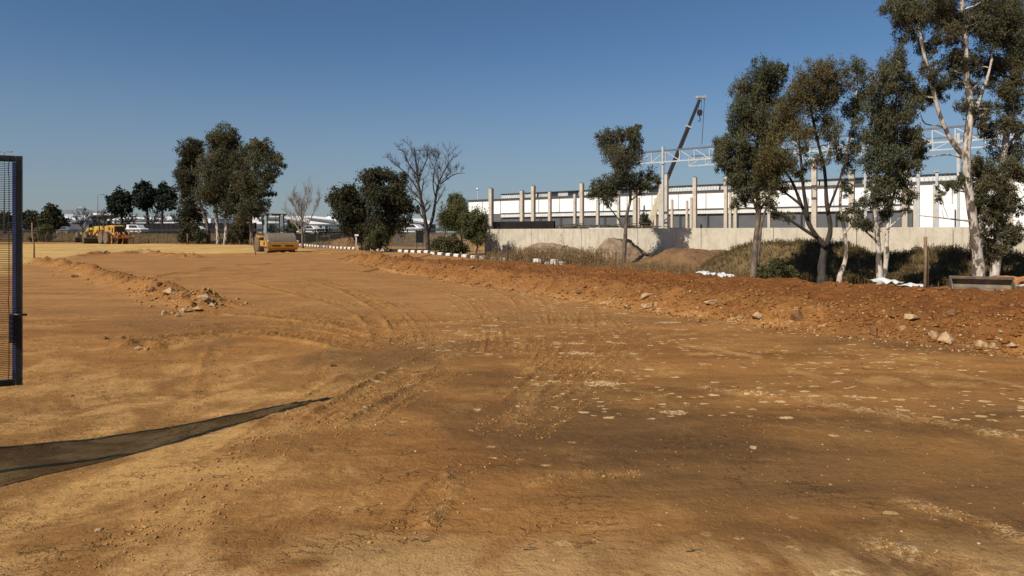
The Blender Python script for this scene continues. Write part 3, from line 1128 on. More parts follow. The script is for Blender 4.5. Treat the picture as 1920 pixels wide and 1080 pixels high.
tree('gum_tree', 'thin gum tree with one pale leaning stem between the forked and the white twin gum', 'tree', 22.8, (1572, 524),
     [([(1572, 524), (1586, 482), (1583, 430), (1575, 380), (1586, 300), (1600, 220), (1608, 150)], .085, .02),
      ([(1583, 440), (1600, 420), (1616, 415)], .03, .012)],
     [(1600, 128, 20, 18), (1618, 170, 18, 20), (1600, 208, 20, 20), (1612, 255, 18, 20), (1594, 305, 16, 16), (1612, 418, 20, 9), (1582, 404, 13, 8),
      (1588, 350, 12, 14), (1606, 385, 12, 10)],
     M['leaf_gum'], M['bark_white'], .10, .026, .8, GRP_WALL, .3, seed=4, rootz=gz(1572, 22.8))
tree('gum_tree', 'gum tree with two whitish trunks rising together above white plastic', 'tree', 20.6, (1650, 524),
     [([(1650, 524), (1648, 490), (1645, 440), (1640, 400), (1638, 350), (1658, 280), (1678, 200), (1690, 120)], .095, .02),
      ([(1657, 524), (1662, 480), (1663, 440), (1668, 400), (1680, 350), (1700, 300)], .085, .02),
      ([(1647, 455), (1630, 440), (1612, 425)], .04, .015), ([(1664, 430), (1690, 405), (1705, 388)], .035, .012)],
     [(1680, 108, 24, 20), (1652, 150, 24, 24), (1690, 158, 26, 24), (1640, 198, 26, 24), (1680, 212, 28, 24), (1716, 200, 16, 20),
      (1650, 248, 28, 22), (1690, 262, 26, 22), (1718, 258, 16, 20), (1642, 298, 24, 20), (1680, 305, 24, 20), (1710, 308, 16, 16),
      (1650, 342, 22, 16), (1690, 346, 18, 12), (1662, 398, 12, 12), (1640, 352, 12, 16), (1708, 366, 14, 10), (1630, 378, 16, 12), (1700, 392, 10, 7), (1614, 416, 16, 9),
      (1640, 424, 14, 8), (1732, 280, 10, 14), (1665, 372, 14, 10)],
     M['leaf_gum'], M['bark_white'], .10, .026, .95, GRP_WALL, .3, seed=5, rootz=gz(1650, 20.6))
tree('gum_tree', 'tallest white trunked gum tree with a long pale limb reaching up to the left', 'tree', 21, (1836, 526),
     [([(1836, 526), (1833, 480), (1828, 440), (1820, 380), (1812, 310), (1815, 250), (1820, 200), (1812, 140), (1810, 80), (1805, 20), (1800, -60)], .165, .055),
      ([(1815, 250), (1835, 190), (1850, 150), (1860, 110)], .08, .03),
      ([(1812, 300), (1785, 265), (1762, 215), (1745, 150), (1728, 80), (1722, 10), (1715, -40)], .075, .03),
      ([(1824, 415), (1795, 412), (1760, 408), (1722, 404)], .035, .01),
      ([(1806, 285), (1770, 240), (1735, 232), (1725, 210)], .035, .012),
      ([(1812, 300), (1780, 290), (1740, 295), (1725, 300)], .03, .01)],
     [(1680, 15, 24, 20), (1700, 55, 20, 24), (1722, 18, 24, 24), (1755, 28, 28, 18), (1736, 88, 20, 15), (1742, 130, 16, 14),
      (1762, 152, 20, 14), (1720, 172, 20, 14), (1750, 180, 24, 14), (1790, 40, 26, 20), (1800, 98, 18, 15), (1782, 112, 16, 15),
      (1830, 28, 26, 26), (1850, 68, 24, 20), (1812, 198, 22, 13), (1780, -20, 32, 20), (1840, -30, 32, 22), (1700, -20, 28, 18),
      (1845, 312, 22, 15), (1820, 330, 16, 16), (1850, 345, 20, 18), (1796, 346, 14, 10), (1770, 348, 14, 8), (1762, 372, 8, 8), (1836, 395, 14, 15), (1848, 418, 16, 14), (1838, 365, 14, 14), (1832, 450, 12, 12), (1826, 300, 10, 14), (1775, 62, 22, 18), (1868, 30, 24, 20), (1822, 120, 18, 16), (1770, -5, 26, 18), (1795, 150, 16, 12), (1838, 235, 14, 10), (1860, 200, 16, 12), (1832, 160, 12, 10)],
     M['leaf_gum'], M['bark_white'], .09, .024, .9, GRP_WALL, .45, seed=6, rootz=gz(1836, 21))
tree('gum_tree', 'rightmost gum tree with a mottled trunk touching the tall white one at its foot', 'tree', 21.6, (1864, 526),
     [([(1864, 526), (1868, 480), (1872, 420), (1878, 350), (1885, 270), (1895, 200), (1905, 130), (1908, 60), (1910, 0), (1905, -60)], .14, .045),
      ([(1885, 280), (1905, 255), (1925, 245)], .05, .02), ([(1874, 400), (1895, 385), (1925, 365)], .05, .02)],
     [(1880, 18, 26, 24), (1910, 48, 24, 26), (1890, 82, 24, 15), (1860, 112, 26, 16), (1850, 138, 20, 12), (1900, 122, 26, 18), (1912, 158, 16, 16),
      (1882, 235, 20, 13), (1852, 245, 18, 11), (1912, 238, 16, 14), (1880, 288, 24, 15), (1912, 280, 16, 16), (1862, 328, 22, 18), (1886, 358, 20, 18),
      (1842, 440, 16, 9), (1870, 402, 20, 18), (1900, 428, 18, 11), (1852, 380, 18, 16), (1890, 455, 14, 8), (1926, 330, 14, 20), (1905, -20, 28, 20),
      (1856, 460, 12, 8), (1884, 432, 14, 12), (1902, 318, 14, 14), (1880, 385, 16, 12), (1905, 388, 14, 14), (1858, 486, 10, 10), (1906, 445, 14, 10), (1872, 470, 12, 12), (1900, 190, 20, 16), (1876, 165, 20, 16), (1895, 320, 18, 14), (1915, 95, 20, 18), (1868, 60, 20, 18)],
     M['leaf_gum'], M['bark_white'], .09, .024, .9, GRP_WALL, .4, seed=7, rootz=gz(1864, 21.6))

# ---- gum cluster left of centre
GRP_L = "tall gum trees behind the road roller"
for i, (lab, dep, base, stems, blobs, bk) in enumerate([
    ('leftmost gum of the tall clump left of the roller, crown leaning left', 93, (392, 456),
     [([(392, 456), (388, 420), (375, 380), (362, 330), (358, 280)], .28, .08)],
     [(356, 278, 18, 12), (374, 274, 9, 9), (346, 318, 15, 14), (362, 305, 18, 16), (342, 345, 12, 12), (364, 345, 16, 16), (350, 382, 14, 18), (368, 398, 16, 12), (345, 325, 14, 8)], 'bark_grey'),
    ('tallest gum of the clump left of the roller, top of the skyline there', 89, (410, 457),
     [([(410, 457), (407, 420), (405, 380), (412, 320), (420, 255)], .30, .08), ([(406, 400), (392, 360), (385, 320)], .12, .05)],
     [(402, 262, 12, 14), (424, 250, 16, 12), (438, 264, 12, 16), (412, 284, 20, 16), (394, 308, 20, 18), (430, 298, 20, 18), (402, 338, 22, 18), (432, 336, 20, 18), (412, 368, 22, 14), (385, 362, 16, 14), (438, 375, 14, 12)], 'bark_white'),
    ('gum with a bright white leaning trunk inside the clump left of the roller', 87, (422, 458),
     [([(422, 458), (424, 425), (421, 400), (432, 350), (450, 310)], .24, .07)],
     [(448, 302, 18, 16), (456, 328, 18, 15), (436, 350, 18, 15), (446, 378, 18, 12), (424, 392, 18, 12)], 'bark_white'),
    ('broad right-hand gum of the clump, its crown reaching out above the roller', 85, (473, 457),
     [([(473, 457), (470, 420), (472, 380), (478, 330), (488, 285)], .26, .07), ([(472, 395), (490, 360), (510, 320)], .10, .04)],
     [(470, 276, 18, 9), (490, 270, 15, 8), (506, 288, 16, 11), (521, 308, 11, 13), (482, 298, 18, 12), (494, 326, 18, 12), (462, 338, 18, 15), (508, 334, 9, 6), (476, 358, 20, 15), (502, 362, 14, 5), (470, 388, 18, 12), (454, 402, 14, 10), (490, 396, 10, 9)], 'bark_grey'),
]):
    tree('gum_tree', lab, 'tree', dep, base, stems, blobs, M['leaf_gum' if i % 2 else 'leaf_dark'], M[bk], .28, .11, 1.05, GRP_L, .3, seed=20 + i, rootz=gz(base[0], dep), bs=1.28)
for i, (lab, dep, base, blobs) in enumerate([
    ('low dark shrub under the left side of the tall gum clump', 92, (352, 458), [(350, 412, 16, 14), (362, 430, 16, 14), (345, 438, 12, 12), (375, 440, 12, 12)]),
    ('dark shrub between the white trunks of the gum clump', 88, (452, 459), [(450, 425, 14, 16), (440, 443, 14, 12), (462, 440, 12, 12), (456, 410, 10, 10)]),
]):
    tree('shrub', lab, 'shrub', dep, base, [([base, (base[0], base[1] - 25)], .09, .05)], blobs, M['leaf_dark'], M['bark_dark'], .30, .15, 1.1, None, .3, seed=30 + i, rootz=gz(base[0], dep))

# ---- big dark bush tree in the middle
tree('bushy_tree', 'wide dark evergreen tree with foliage down to the ground behind the striped kerb', 'tree', 61, (690, 470),
     [([(690, 470), (688, 430), (692, 390), (705, 345)], .22, .06), ([(679, 470), (672, 430), (655, 390)], .10, .04), ([(690, 440), (720, 405), (745, 365)], .12, .04)],
     [(640, 365, 18, 13), (626, 376, 12, 11), (655, 352, 10, 8), (690, 340, 18, 14), (715, 328, 20, 11), (745, 334, 18, 12), (670, 378, 24, 18),
      (705, 368, 25, 18), (740, 364, 20, 16), (650, 400, 22, 16), (690, 408, 26, 18), (730, 398, 24, 18), (758, 378, 12, 12), (675, 432, 22, 15),
      (708, 434, 24, 15), (655, 424, 15, 12), (770, 392, 18, 8), (745, 425, 15, 12), (698, 326, 14, 8), (640, 385, 14, 10)],
     M['leaf_dark'], M['bark_dark'], .20, .09, 1.2, None, .3, seed=41, rootz=gz(690, 61), bs=1.2)
tree('shrub', 'light olive shrub growing in front of the wide dark evergreen tree', 'shrub', 56, (705, 473),
     [([(705, 473), (705, 455), (712, 435)], .05, .02)], [(702, 448, 15, 13), (718, 455, 12, 12), (692, 460, 12, 10), (712, 432, 9, 10)],
     M['leaf_bush'], M['bark_dark'], .17, .07, 1.0, None, .3, seed=42, rootz=gz(705, 56))
GRP_N = "olive bushes at the left end of the concrete wall"
tree('bush', 'tall airy olive bush close behind the bare tree', 'bush', 52, (868, 478),
     [([(868, 478), (866, 450), (858, 410), (856, 385)], .07, .02), ([(862, 430), (845, 410), (838, 400)], .04, .02)],
     [(855, 380, 13, 10), (848, 398, 16, 12), (866, 396, 13, 12), (840, 416, 13, 10), (860, 418, 15, 10), (850, 372, 8, 6)],
     M['leaf_bush'], M['bark_dark'], .15, .06, .85, GRP_N, .25, seed=43, rootz=gz(868, 52), bs=1.6)
tree('bush', 'rounded olive bush with thin stems beside the left end of the concrete wall', 'bush', 50, (892, 480),
     [([(892, 480), (896, 455), (892, 430), (885, 405)], .07, .02), ([(895, 455), (903, 430)], .04, .02)],
     [(880, 412, 13, 12), (896, 408, 13, 11), (904, 428, 9, 12), (888, 436, 13, 11), (898, 446, 10, 8), (874, 430, 9, 9)],
     M['leaf_bush'], M['bark_dark'], .16, .065, 1.0, GRP_N, .25, seed=44, rootz=gz(892, 50), bs=1.5)
tree('bush', 'low sprawling olive bush at the foot of the bare tree', 'bush', 51, (838, 475),
     [([(838, 475), (838, 462), (845, 450)], .05, .02)],
     [(820, 458, 15, 9), (838, 450, 18, 8), (856, 460, 15, 9), (838, 465, 22, 6), (870, 466, 9, 6)],
     M['leaf_bush'], M['bark_dark'], .16, .065, 1.0, GRP_N, .3, seed=45, rootz=gz(838, 51), bs=1.4)


# ---- bare trees
def bare_tree(name, label, depth, base, stems, barkm, levels=4, nkids=7, spread=.8, up=.25, seed=0, minr=.008, lf=.42):
    lr = random.Random(seed)
    bp = P(base[0], base[1], depth)
    z0 = gz(base[0], depth)
    org = Vector((bp.x, bp.y, z0))
    root = thing(name, label, 'tree', org, 0)
    mb = MB()
    tw = MB()

    def grow(p, d, L, r, lev):
        pts = [p]
        n = 4
        rad = [r]
        for i in range(n):
            d = (d + Vector((lr.gauss(0, .17), lr.gauss(0, .17), lr.gauss(0, .12) + up * .18))).normalized()
            p = p + d * L / n
            pts.append(p)
            rad.append(r * (1 - .62 * (i + 1) / n))
        (mb if lev < 2 else tw).tube(pts, rad, 5 if lev < 2 else 3, cap=False)
        if lev >= levels:
            return
        k = nkids if lev < 2 else max(3, nkids - 2)
        for i in range(k):
            t = lr.uniform(.25, 1)
            j = min(int(t * n), n - 1)
            q = pts[j].lerp(pts[j + 1], t * n - j)
            nd = (d + Vector((lr.gauss(0, spread), lr.gauss(0, spread), lr.gauss(0, spread * .7) + up))).normalized()
            grow(q, nd, L * lr.uniform(.40, .72), max(rad[j] * .55, minr), lev + 1)
    for pts, r0, r1, kids, ln in stems:
        off = lr.uniform(-1, 1)
        W = [P(p[0], p[1], depth + off * i / len(pts)) for i, p in enumerate(spline(pts, 4))]
        if pts[0] == base:
            W[0].z = z0 - .1
        rad = [r0 + (r1 - r0) * i / (len(W) - 1) for i in range(len(W))]
        mb.tube(W, rad, 7)
        for q in range(int(kids * 1.4)):
            t = lr.uniform(.3, 1)
            i = min(int(t * (len(W) - 1)), len(W) - 2)
            dd = (W[i + 1] - W[i]).normalized()
            nd = (dd + Vector((lr.gauss(0, spread), lr.gauss(0, spread), lr.gauss(0, .4) + up))).normalized()
            grow(W[i], nd, ln * lr.uniform(.5, 1), rad[i] * .5, 1)
    if name != 'bare_tree':
        mb.add(tw.v, tw.f)
        mb.build('stems', barkm, root, org)
        return root
    mb.build('trunk', barkm, root, org, smooth=True)
    tw.build('twigs', barkm, root, org, fix=False)
    return root


bare_tree('bare_tree', 'large leafless tree with two dark forking stems between the dark evergreen and the olive bushes', 56, (803, 472),
          [([(803, 472), (800, 430), (794, 395), (786, 355), (781, 315), (776, 275)], .21, .035, 10, 1.8),
           ([(801, 440), (812, 405), (818, 365), (824, 340), (838, 312), (851, 292)], .15, .03, 9, 1.6),
           ([(788, 365), (770, 335), (750, 315), (732, 303)], .065, .02, 5, 1.1),
           ([(783, 330), (765, 305), (757, 285), (745, 280)], .055, .018, 4, 1.0),
           ([(785, 330), (800, 300), (803, 280)], .055, .018, 4, 1.0),
           ([(826, 345), (850, 328), (872, 324)], .055, .018, 5, .9),
           ([(818, 375), (812, 345), (816, 310), (822, 292)], .055, .018, 5, 1.0),
           ([(796, 400), (785, 380), (765, 365)], .06, .02, 3, .9)],
          M['bark_bare'], 3, 7, .65, .3, seed=3, minr=.009)
bare_tree('bare_tree', 'small pale leafless tree with fine fan-shaped twigs right behind the roller', 69, (568, 466),
          [([(568, 466), (567, 440), (566, 410), (565, 380)], .13, .04, 9, 1.9),
           ([(567, 440), (550, 415), (532, 392)], .07, .02, 6, 1.3), ([(567, 438), (582, 412), (596, 380)], .07, .02, 6, 1.3),
           ([(566, 415), (575, 385), (578, 362)], .05, .02, 5, 1.2), ([(566, 420), (553, 390), (547, 370)], .05, .02, 5, 1.2)],
          M['bark_pale_twig'], 3, 7, .5, .4, seed=8, minr=.010)
bare_tree('bare_shrub', 'leafless grey shrub against the left end of the concrete wall', 49, (927, 478),
          [([(927, 478), (928, 460), (932, 442)], .03, .012, 7, .6), ([(927, 470), (920, 450), (916, 435)], .025, .01, 5, .5)],
          M['bark_bare'], 3, 4, .5, .4, seed=9, minr=.005)
GRP_BR = "leafless thicket on the far side of the highway"
for i, (px, w) in enumerate([(156, 30), (192, 30), (240, 26), (338, 20), (290, 24)]):
    bare_tree('bare_thicket_tree', ['leafless bush under the hilltop, left of the street lamp', 'leafless bush right beside the tall street lamp',
                                    'brownish leafless bush under the first pine', 'leafless bush between the last pine and the gum clump',
                                    'leafless bush between the second and third pine'][i], 150 + i, (px, 434),
              [([(px, 434), (px - 2, 420), (px + 2, 405)], .09, .04, 12, 1.9), ([(px, 430), (px + 10, 418), (px + 16, 410)], .08, .03, 8, 1.6),
               ([(px, 430), (px - 10, 418), (px - 15, 410)], .08, .03, 8, 1.6)], M['bark_bare'], 3, 5, .6, .3, seed=50 + i, minr=.035)["group"] = GRP_BR

# ---- pines and dark trees beyond the highway
GRP_P = "dark pines on the far side of the highway"
for i, (lab, base, top, blobs) in enumerate([
    ('leftmost dark pine beyond the highway, lowest crown of the group', (228, 432), (226, 360),
     [(212, 372, 10, 8), (228, 364, 14, 9), (243, 372, 10, 8), (220, 384, 16, 8), (238, 386, 13, 8), (228, 396, 15, 7), (210, 392, 7, 6)]),
    ('middle dark pine beyond the highway with the highest rounded crown', (276, 432), (272, 345),
     [(270, 348, 14, 7), (258, 358, 11, 8), (284, 358, 11, 8), (268, 370, 18, 9), (284, 376, 11, 8), (256, 378, 9, 7), (270, 388, 13, 6)]),
    ('third dark pine from the left, with its trunk showing under the crown', (304, 432), (308, 350),
     [(308, 350, 12, 7), (298, 362, 11, 8), (318, 362, 10, 9), (308, 376, 16, 8), (320, 384, 9, 8), (298, 390, 9, 7), (326, 372, 5, 8)]),
]):
    tree('pine_tree', lab, 'tree', 150 - i, base, [([base, (base[0], (base[1] + top[1]) / 2), top], .32, .12)], blobs, M['leaf_pine'], M['bark_dark'],
         .55, .28, 1.4, GRP_P, .15, seed=60 + i, droop=0)
GRP_D = "dark trees at the left, behind the gate"
for i, (lab, base, dep, blobs, bk) in enumerate([
    ('bushy dark conical tree left of the silver car', (98, 434), 135, [(97, 388, 8, 7), (88, 400, 12, 9), (106, 400, 12, 9), (84, 414, 12, 9), (102, 414, 14, 9), (116, 414, 10, 8), (96, 426, 16, 7)], 0),
    ('low dark tree between the gate and the conical tree', (58, 434), 138, [(56, 400, 11, 8), (44, 410, 12, 8), (66, 412, 12, 8), (54, 422, 16, 8), (30, 415, 12, 8)], 1),
    ('dark tree seen through the gate mesh', (10, 436), 138, [(8, 405, 12, 7), (22, 412, 12, 8), (0, 415, 12, 9), (12, 425, 18, 8), (-20, 412, 16, 10)], 2),
]):
    tree('dark_tree', lab, 'tree', dep, base, [([base, (base[0], base[1] - 20)], .3, .12)], blobs, M['leaf_dark'], M['bark_dark'], .5, .26, 1.5, GRP_D, .2, seed=70 + i)
tree('shrub', 'olive brown shrub on the bank below the conical dark tree', 'shrub', 108, (82, 448),
     [([(82, 448), (82, 438)], .08, .05)], [(76, 434, 10, 7), (92, 430, 10, 7), (86, 444, 14, 6), (66, 446, 12, 6)], M['leaf_bush'], M['bark_dark'], .34, .16, 1.1, None, .5, seed=75)
tree('conifer', 'small dark green conifer behind the concrete wall beside the slanting crane boom', 'tree', 62, (1209, 440),
     [([(1209, 440), (1209, 400)], .06, .02)], [(1210, 402, 5, 6), (1209, 410, 8, 6), (1210, 419, 10, 6), (1209, 428, 11, 6)], M['leaf_dark'], M['bark_dark'], .16, .05, 1.3, None, .2, seed=76)
for i, (px, py, w, lab) in enumerate([(548, 428, 14, 'light green shrub in front of the grey warehouse, seen through the small bare tree')]):
    tree('shrub', lab, 'shrub', 120, (px, 437), [([(px, 437), (px, 425)], .1, .05)], [(px - 4, py - 4, 9, 8), (px + 8, py - 2, 8, 8), (px, py + 4, 14, 5)],
         M['leaf_bush'], M['bark_dark'], .4, .18, 1.0, None, 0, seed=80)


# ------------------------------------------------------------------ concrete boundary wall
CW = 64.8
WALL_TOP = 1.875
m_ = 1.24
TD = Vector((m_, -1, 0)).normalized()          # along the wall, to the right and nearer
ND = Vector((-1, -m_, 0)).normalized()         # towards the viewer
wall = thing('concrete_wall', 'long pale precast concrete boundary wall with vertical joints behind the gum trees', 'wall', WX(920, 0, CW))
w0 = WX(918, 0, CW)
worg = tuple(wall.location)
joints = [0.0, 3.1]
while joints[-1] < 46:
    joints.append(joints[-1] + 4.45)
first = WX(998, 0, CW)
joints = [0.0] + [(first - w0).length + 4.43 * k for k in range(12)]
for i in range(len(joints) - 1):
    mb = MB()
    a = w0 + TD * (joints[i] + .012)
    b = w0 + TD * (joints[i + 1] - .012)
    c = (a + b) / 2
    c.z = (WALL_TOP - .5) / 2
    ang = math.atan2(TD.y, TD.x)
    mb.box(c, ((b - a).length, .16, WALL_TOP + .5), ang)
    c.z = 0
    mb.build('wall_panel', M['concrete'], wall, worg, bevel=.012)
mb = MB()
a = w0 - ND * .09
b = w0 + TD * (joints[-1]) - ND * .09
c = (a + b) / 2
mb.box((c.x, c.y, (WALL_TOP - .6) / 2), ((b - a).length, .06, WALL_TOP + .3), ang)
mb.build('backing', M['shade_dark_wall'], wall, worg)
mb = MB()
mb.box((w0.x - .1, w0.y, .97), (.42, .42, 2.3), ang)
mb.build('end_post', M['concrete'], wall, worg, bevel=.015)

# ------------------------------------------------------------------ free-standing columns
cols = [(921, 354, 10), (979, 358, 9.2), (1000, 349, 9.3), (1031, 360, 7.6), (1078, 364, 7), (1091, 344, 9.3), (1121, 376, 7.6), (1160, 369, 7),
        (1191, 350, 9.8), (1198, 371, 5.2), (1229, 373, 6), (1239, 345, 8.5), (1249, 327, 10.5), (1260, 375, 5.6), (1288, 377, 5.6), (1296, 371, 6.0),
        (1303, 333, 9.5), (1312, 378, 5.4), (1361, 332, 8.5), (1369, 362, 6), (1379, 352, 8.5), (1442, 388, 7), (1513, 372, 7), (1527, 296, 12.5),
        (1597, 322, 13), (1668, 352, 8), (1697, 318, 12.5), (1716, 352, 8), (1753, 345, 9), (1822, 360, 8.5), (1893, 290, 15)]
ordn = ['first', 'second', 'third', 'fourth', 'fifth', 'sixth', 'seventh', 'eighth', 'ninth', 'tenth', 'eleventh', 'twelfth', 'thirteenth', 'fourteenth', 'fifteenth',
        'sixteenth', 'seventeenth', 'eighteenth', 'nineteenth', 'twentieth', 'twenty-first', 'twenty-second', 'twenty-third', 'twenty-fourth', 'twenty-fifth',
        'twenty-sixth', 'twenty-seventh', 'twenty-eighth', 'twenty-ninth', 'thirtieth', 'thirty-first']
for i, (px, py, w) in enumerate(cols):
    z = .50 * 1280 / w
    # never in front of the wall
    u = (px - 960) / FPX
    zw = CW / (u + m_)
    z = max(z, zw + 1.0)
    top = P(px, py, z)
    side = w * z / 1280 / 1.40
    t = thing('concrete_column', '%s bare concrete column counted from the left above the wall, %s' % (ordn[i], 'tall and thick' if w > 9 else ('slim and further back' if w > 6.5 else 'short, thin and far back')),
              'column', (top.x, top.y, 0), ang, 'bare concrete columns behind the wall')
    mb = MB()
    mb.box((0, 0, top.z / 2), (side, side, top.z))
    mb.build('shaft', M['concrete_col'], t, bevel=.015)
    mb = MB()
    for a_, b_ in ((-.3, -.2), (.25, .1), (.05, .3), (-.1, .25)):
        mb.tube([(a_ * side, b_ * side, top.z), (a_ * side, b_ * side, top.z + .16)], .012, 4)
    mb.box((0, 0, top.z + .02), (side * .8, side * .8, .04))
    mb.build('starter_bars', M['dusty_dark'], t)

# low wall coloured dark for shade, behind the first columns
mb = MB()
a, b = WX(925, 0, 74), WX(1040, 0, 74)
c = (a + b) / 2
htop = WP(985, 415, 74).z
dwall = thing('shade_dark_wall', 'low shade-toned concrete wall with painted-in shade between the first four columns', 'wall', (c.x, c.y, 0))
mb.box((c.x, c.y, htop / 2), ((b - a).length, .2, htop), ang)
mb.build('wall_face', M['shade_dark_wall'], dwall, tuple(dwall.location), bevel=.01)

# materials stacked behind the wall
t = thing('sheet_stack', 'stack of long white sheets lying just above the wall top behind the lone gum tree', 'stack', tuple(WX(1135, 0, 69)), ang)
mb = MB()
for k in range(3):
    mb.box((k * .3 - .3, 0, 1.6 + k * .14), (3.4 - k * .3, 1.1, .12))
mb.build('sheet', M['plastic'], t, bevel=.01)
mb = MB()
for k in (-1.2, 0, 1.2):
    mb.box((k, 0, .76), (.12, 1.0, 1.5))
mb.build('trestle', M['wood'], t)
t = thing('rebar_stack', 'dark tangle of stacked steel bars and timber seen over the wall between columns', 'stack', tuple(WX(1120, 0, 84)), ang)
mb = MB()
for k in range(90):
    yy = random.uniform(-1.3, 1.3)
    x0 = random.uniform(-6.5, 4)
    z0 = random.uniform(1.2, 2.35)
    mb.tube([(x0, yy, z0), (x0 + random.uniform(1.2, 3), yy + random.uniform(-.3, .3), z0 + random.uniform(-.1, .1))], .035, 4)
mb.build('steel_bars', M['dusty_dark'], t)
mb = MB()
for k in range(6):
    for s_ in (-1, 1):
        mb.box((-5.4 + 2.1 * k, s_ * 1.1, 1.1), (.15, .15, 2.2))
    mb.box((-5.4 + 2.1 * k, 0, 1.15), (.14, 2.4, .14))
mb.build('trestle', M['wood'], t)

# ------------------------------------------------------------------ steel trusses and posts
def truss(label, C, px0, px1, h0, h1, panel=1.55, flip_at=None, group="steel roof trusses on the columns"):
    a, b = WX(px0, h0, C), WX(px1, h0, C)
    L = (b - a).length
    t = thing('steel_truss', label, 'truss', (a.x, a.y, h0), ang, group)
    n = max(2, int(L / panel))
    pl = L / n
    H = h1 - h0
    mb = MB()
    mb.beam((0, 0, H), (L, 0, H), .11, .13)
    mb.build('top_chord', M['rail_steel'] if 'rail_steel' in M else M['steel'], t)
    mb = MB()
    mb.beam((0, 0, 0), (L, 0, 0), .11, .11)
    mb.build('bottom_chord', M['steel'], t)
    for k in range(n + 1):
        MB().beam((k * pl, .0, .055), (k * pl, .0, H - .065), .07).build('web_post', M['steel'], t)
    mb = MB()
    for k in range(n):
        s = 1 if (flip_at is not None and k * pl < flip_at) else 0
        if s:
            mb.beam((k * pl + .04, 0, .06), ((k + 1) * pl - .04, 0, H - .07), .06)
        else:
            mb.beam((k * pl + .04, 0, H - .07), ((k + 1) * pl - .04, 0, .06), .06)
    mb.build('diagonals', M['steel'], t)
    return t


M['rail_steel'] = simple('dark bolted chord', (.13, .15, .17), .5, .4)
C1 = 80
hb, htp = WP(1240, 304, C1).z, WP(1240, 283, C1).z
a_ = WX(1172, hb, C1)
b_ = WX(1243, hb, C1)
truss('long pale steel lattice truss carried on a steel post beside the crane boom', C1, 1172, 1930, hb, htp, 1.2, (b_ - a_).length)
hb2 = WP(1300, 311, 100).z
truss('second lower steel truss hanging behind the long one, right of the crane boom', 100, 1292, 1900, hb2, WP(1300, 293, 100).z, 1.6, 30)
for i, (px, y0, y1, z, lab) in enumerate([
        (1243, 275, 345, 0, 'steel post carrying the left part of the long truss'),
        (1722, 293, 350, 0, 'white steel post standing left of the tall white trunk'),
        (1757, 322, 346, 0, 'short white steel post on the column left of the tallest gum'),
        (1623, 318, 372, 0, 'white steel post seen behind the crown of the twin-trunk gum'),
        (1797, 250, 300, 0, 'steel post under the right part of the truss')]):
    bt = WP(px, y1, C1)
    tp = WP(px, y0, C1)
    t = thing('steel_post', lab, 'post', (bt.x, bt.y, 0), ang, 'steel posts on the columns')
    mb = MB()
    mb.box((0, 0, tp.z / 2), (.16, .16, tp.z))
    mb.build('post_shaft', M['steel'], t)
    mb = MB()
    mb.box((0, 0, hb - .14 if tp.z > hb else tp.z + .02), (.34, .34, .05))
    mb.build('cap_plate', M['steel'], t)

# ------------------------------------------------------------------ mobile crane behind the columns
cz = 72
foot = P(1190, 484, cz)
hd = P(1313, 184, cz)
bdir = (hd - foot)
t = thing('mobile_crane', 'mobile crane with a long dark telescopic boom rising over the concrete columns', 'crane', (foot.x, foot.y, 0))
org = tuple(t.location)
kx = [foot.lerp(hd, k) for k in (.12, .41, .62, .80, 1.0)]
k_base = simple('cream boom paint', (.62, .58, .44), .5)
k_dark = simple('dark boom paint', (.022, .019, .018), .5)
mb = MB()
mb.beam(foot.lerp(hd, .02), foot.lerp(hd, .43), .50, .58)
mb.build('boom_base', k_base, t, org, bevel=.03)
for a_, b_, w_ in ((.43, .82, .34), (.82, .99, .26)):
    mb = MB()
    mb.beam(foot.lerp(hd, a_), foot.lerp(hd, b_), w_, w_ * 1.15)
    mb.build('boom_section', k_dark, t, org, bevel=.02)
mb = MB()
p_ = foot.lerp(hd, .82)
mb.box(p_, (.6, .5, .16), 0, .4)
mb.build('boom_collar', M['steel'], t, org)
mb = MB()
mb.box(hd + Vector((.05, 0, .1)), (.60, .30, .24), 0, .1)
mb.tube([hd + Vector((.45, -.2, .12)), hd + Vector((.45, .2, .12))], .18, 12)
mb.tube([hd + Vector((-.4, -.2, .05)), hd + Vector((-.3, .2, .05))], .15, 12)
mb.build('boom_head', M['grey_block'], t, org, bevel=.02)
hk = P(1312, 214, cz)
rp = MB()
for dx in (-.12, .12):
    rp.tube([hd + Vector((dx + .05, 0, 0)), (hk.x + dx, hk.y, hk.z + .4)], .022, 4)
rp.tube([hd + Vector((.45, 0, 0)), P(1316, 271, cz)], .03, 4)
rp.build('ropes', k_dark, t, org)
mb = MB()
mb.box(hk + Vector((0, 0, .15)), (.42, .25, .6), bevel if False else 0)
mb.tube([hk + Vector((-.0, -.16, .2)), hk + Vector((0, .16, .2))], .27, 12)
hkp = [hk + Vector((0, 0, -.15)), hk + Vector((0, 0, -.45)), hk + Vector((.14, 0, -.62)), hk + Vector((.0, 0, -.78)), hk + Vector((-.15, 0, -.66))]
mb.tube(hkp, .05, 6)
mb.build('hook_block', k_dark, t, org)
mb = MB()
mb.box((foot.x, foot.y, .95), (9.0, 2.4, .7))
mb.box((foot.x - 3.6, foot.y, 1.3), (1.6, 2.3, .5))
mb.build('carrier', M['yellow'], t, org, bevel=.05)
for k in range(4):
    for s_ in (-1, 1):
        mb = MB()
        mb.lathe((foot.x - 3.3 + 2.1 * k, foot.y + s_ * 1.05, .58), [(-.2, .35), (-.2, .56), (.2, .56), (.2, .35)], 'y', 18)
        mb.build('wheel', M['tyre'], t, org)

# ------------------------------------------------------------------ big white warehouse on the right
CB = 178
a0 = WX(878, 0, CB)
wh = thing('warehouse', 'long white clad warehouse with shade painted grey on its lower wall, running behind the columns', 'warehouse', tuple(a0), ang)


def ws(px, h=0):
    """distance along the facade for a photo column"""
    return (WX(px, h, CB) - a0).dot(TD)


EAVE = 8.6
SE = ws(1935, 5) + 6
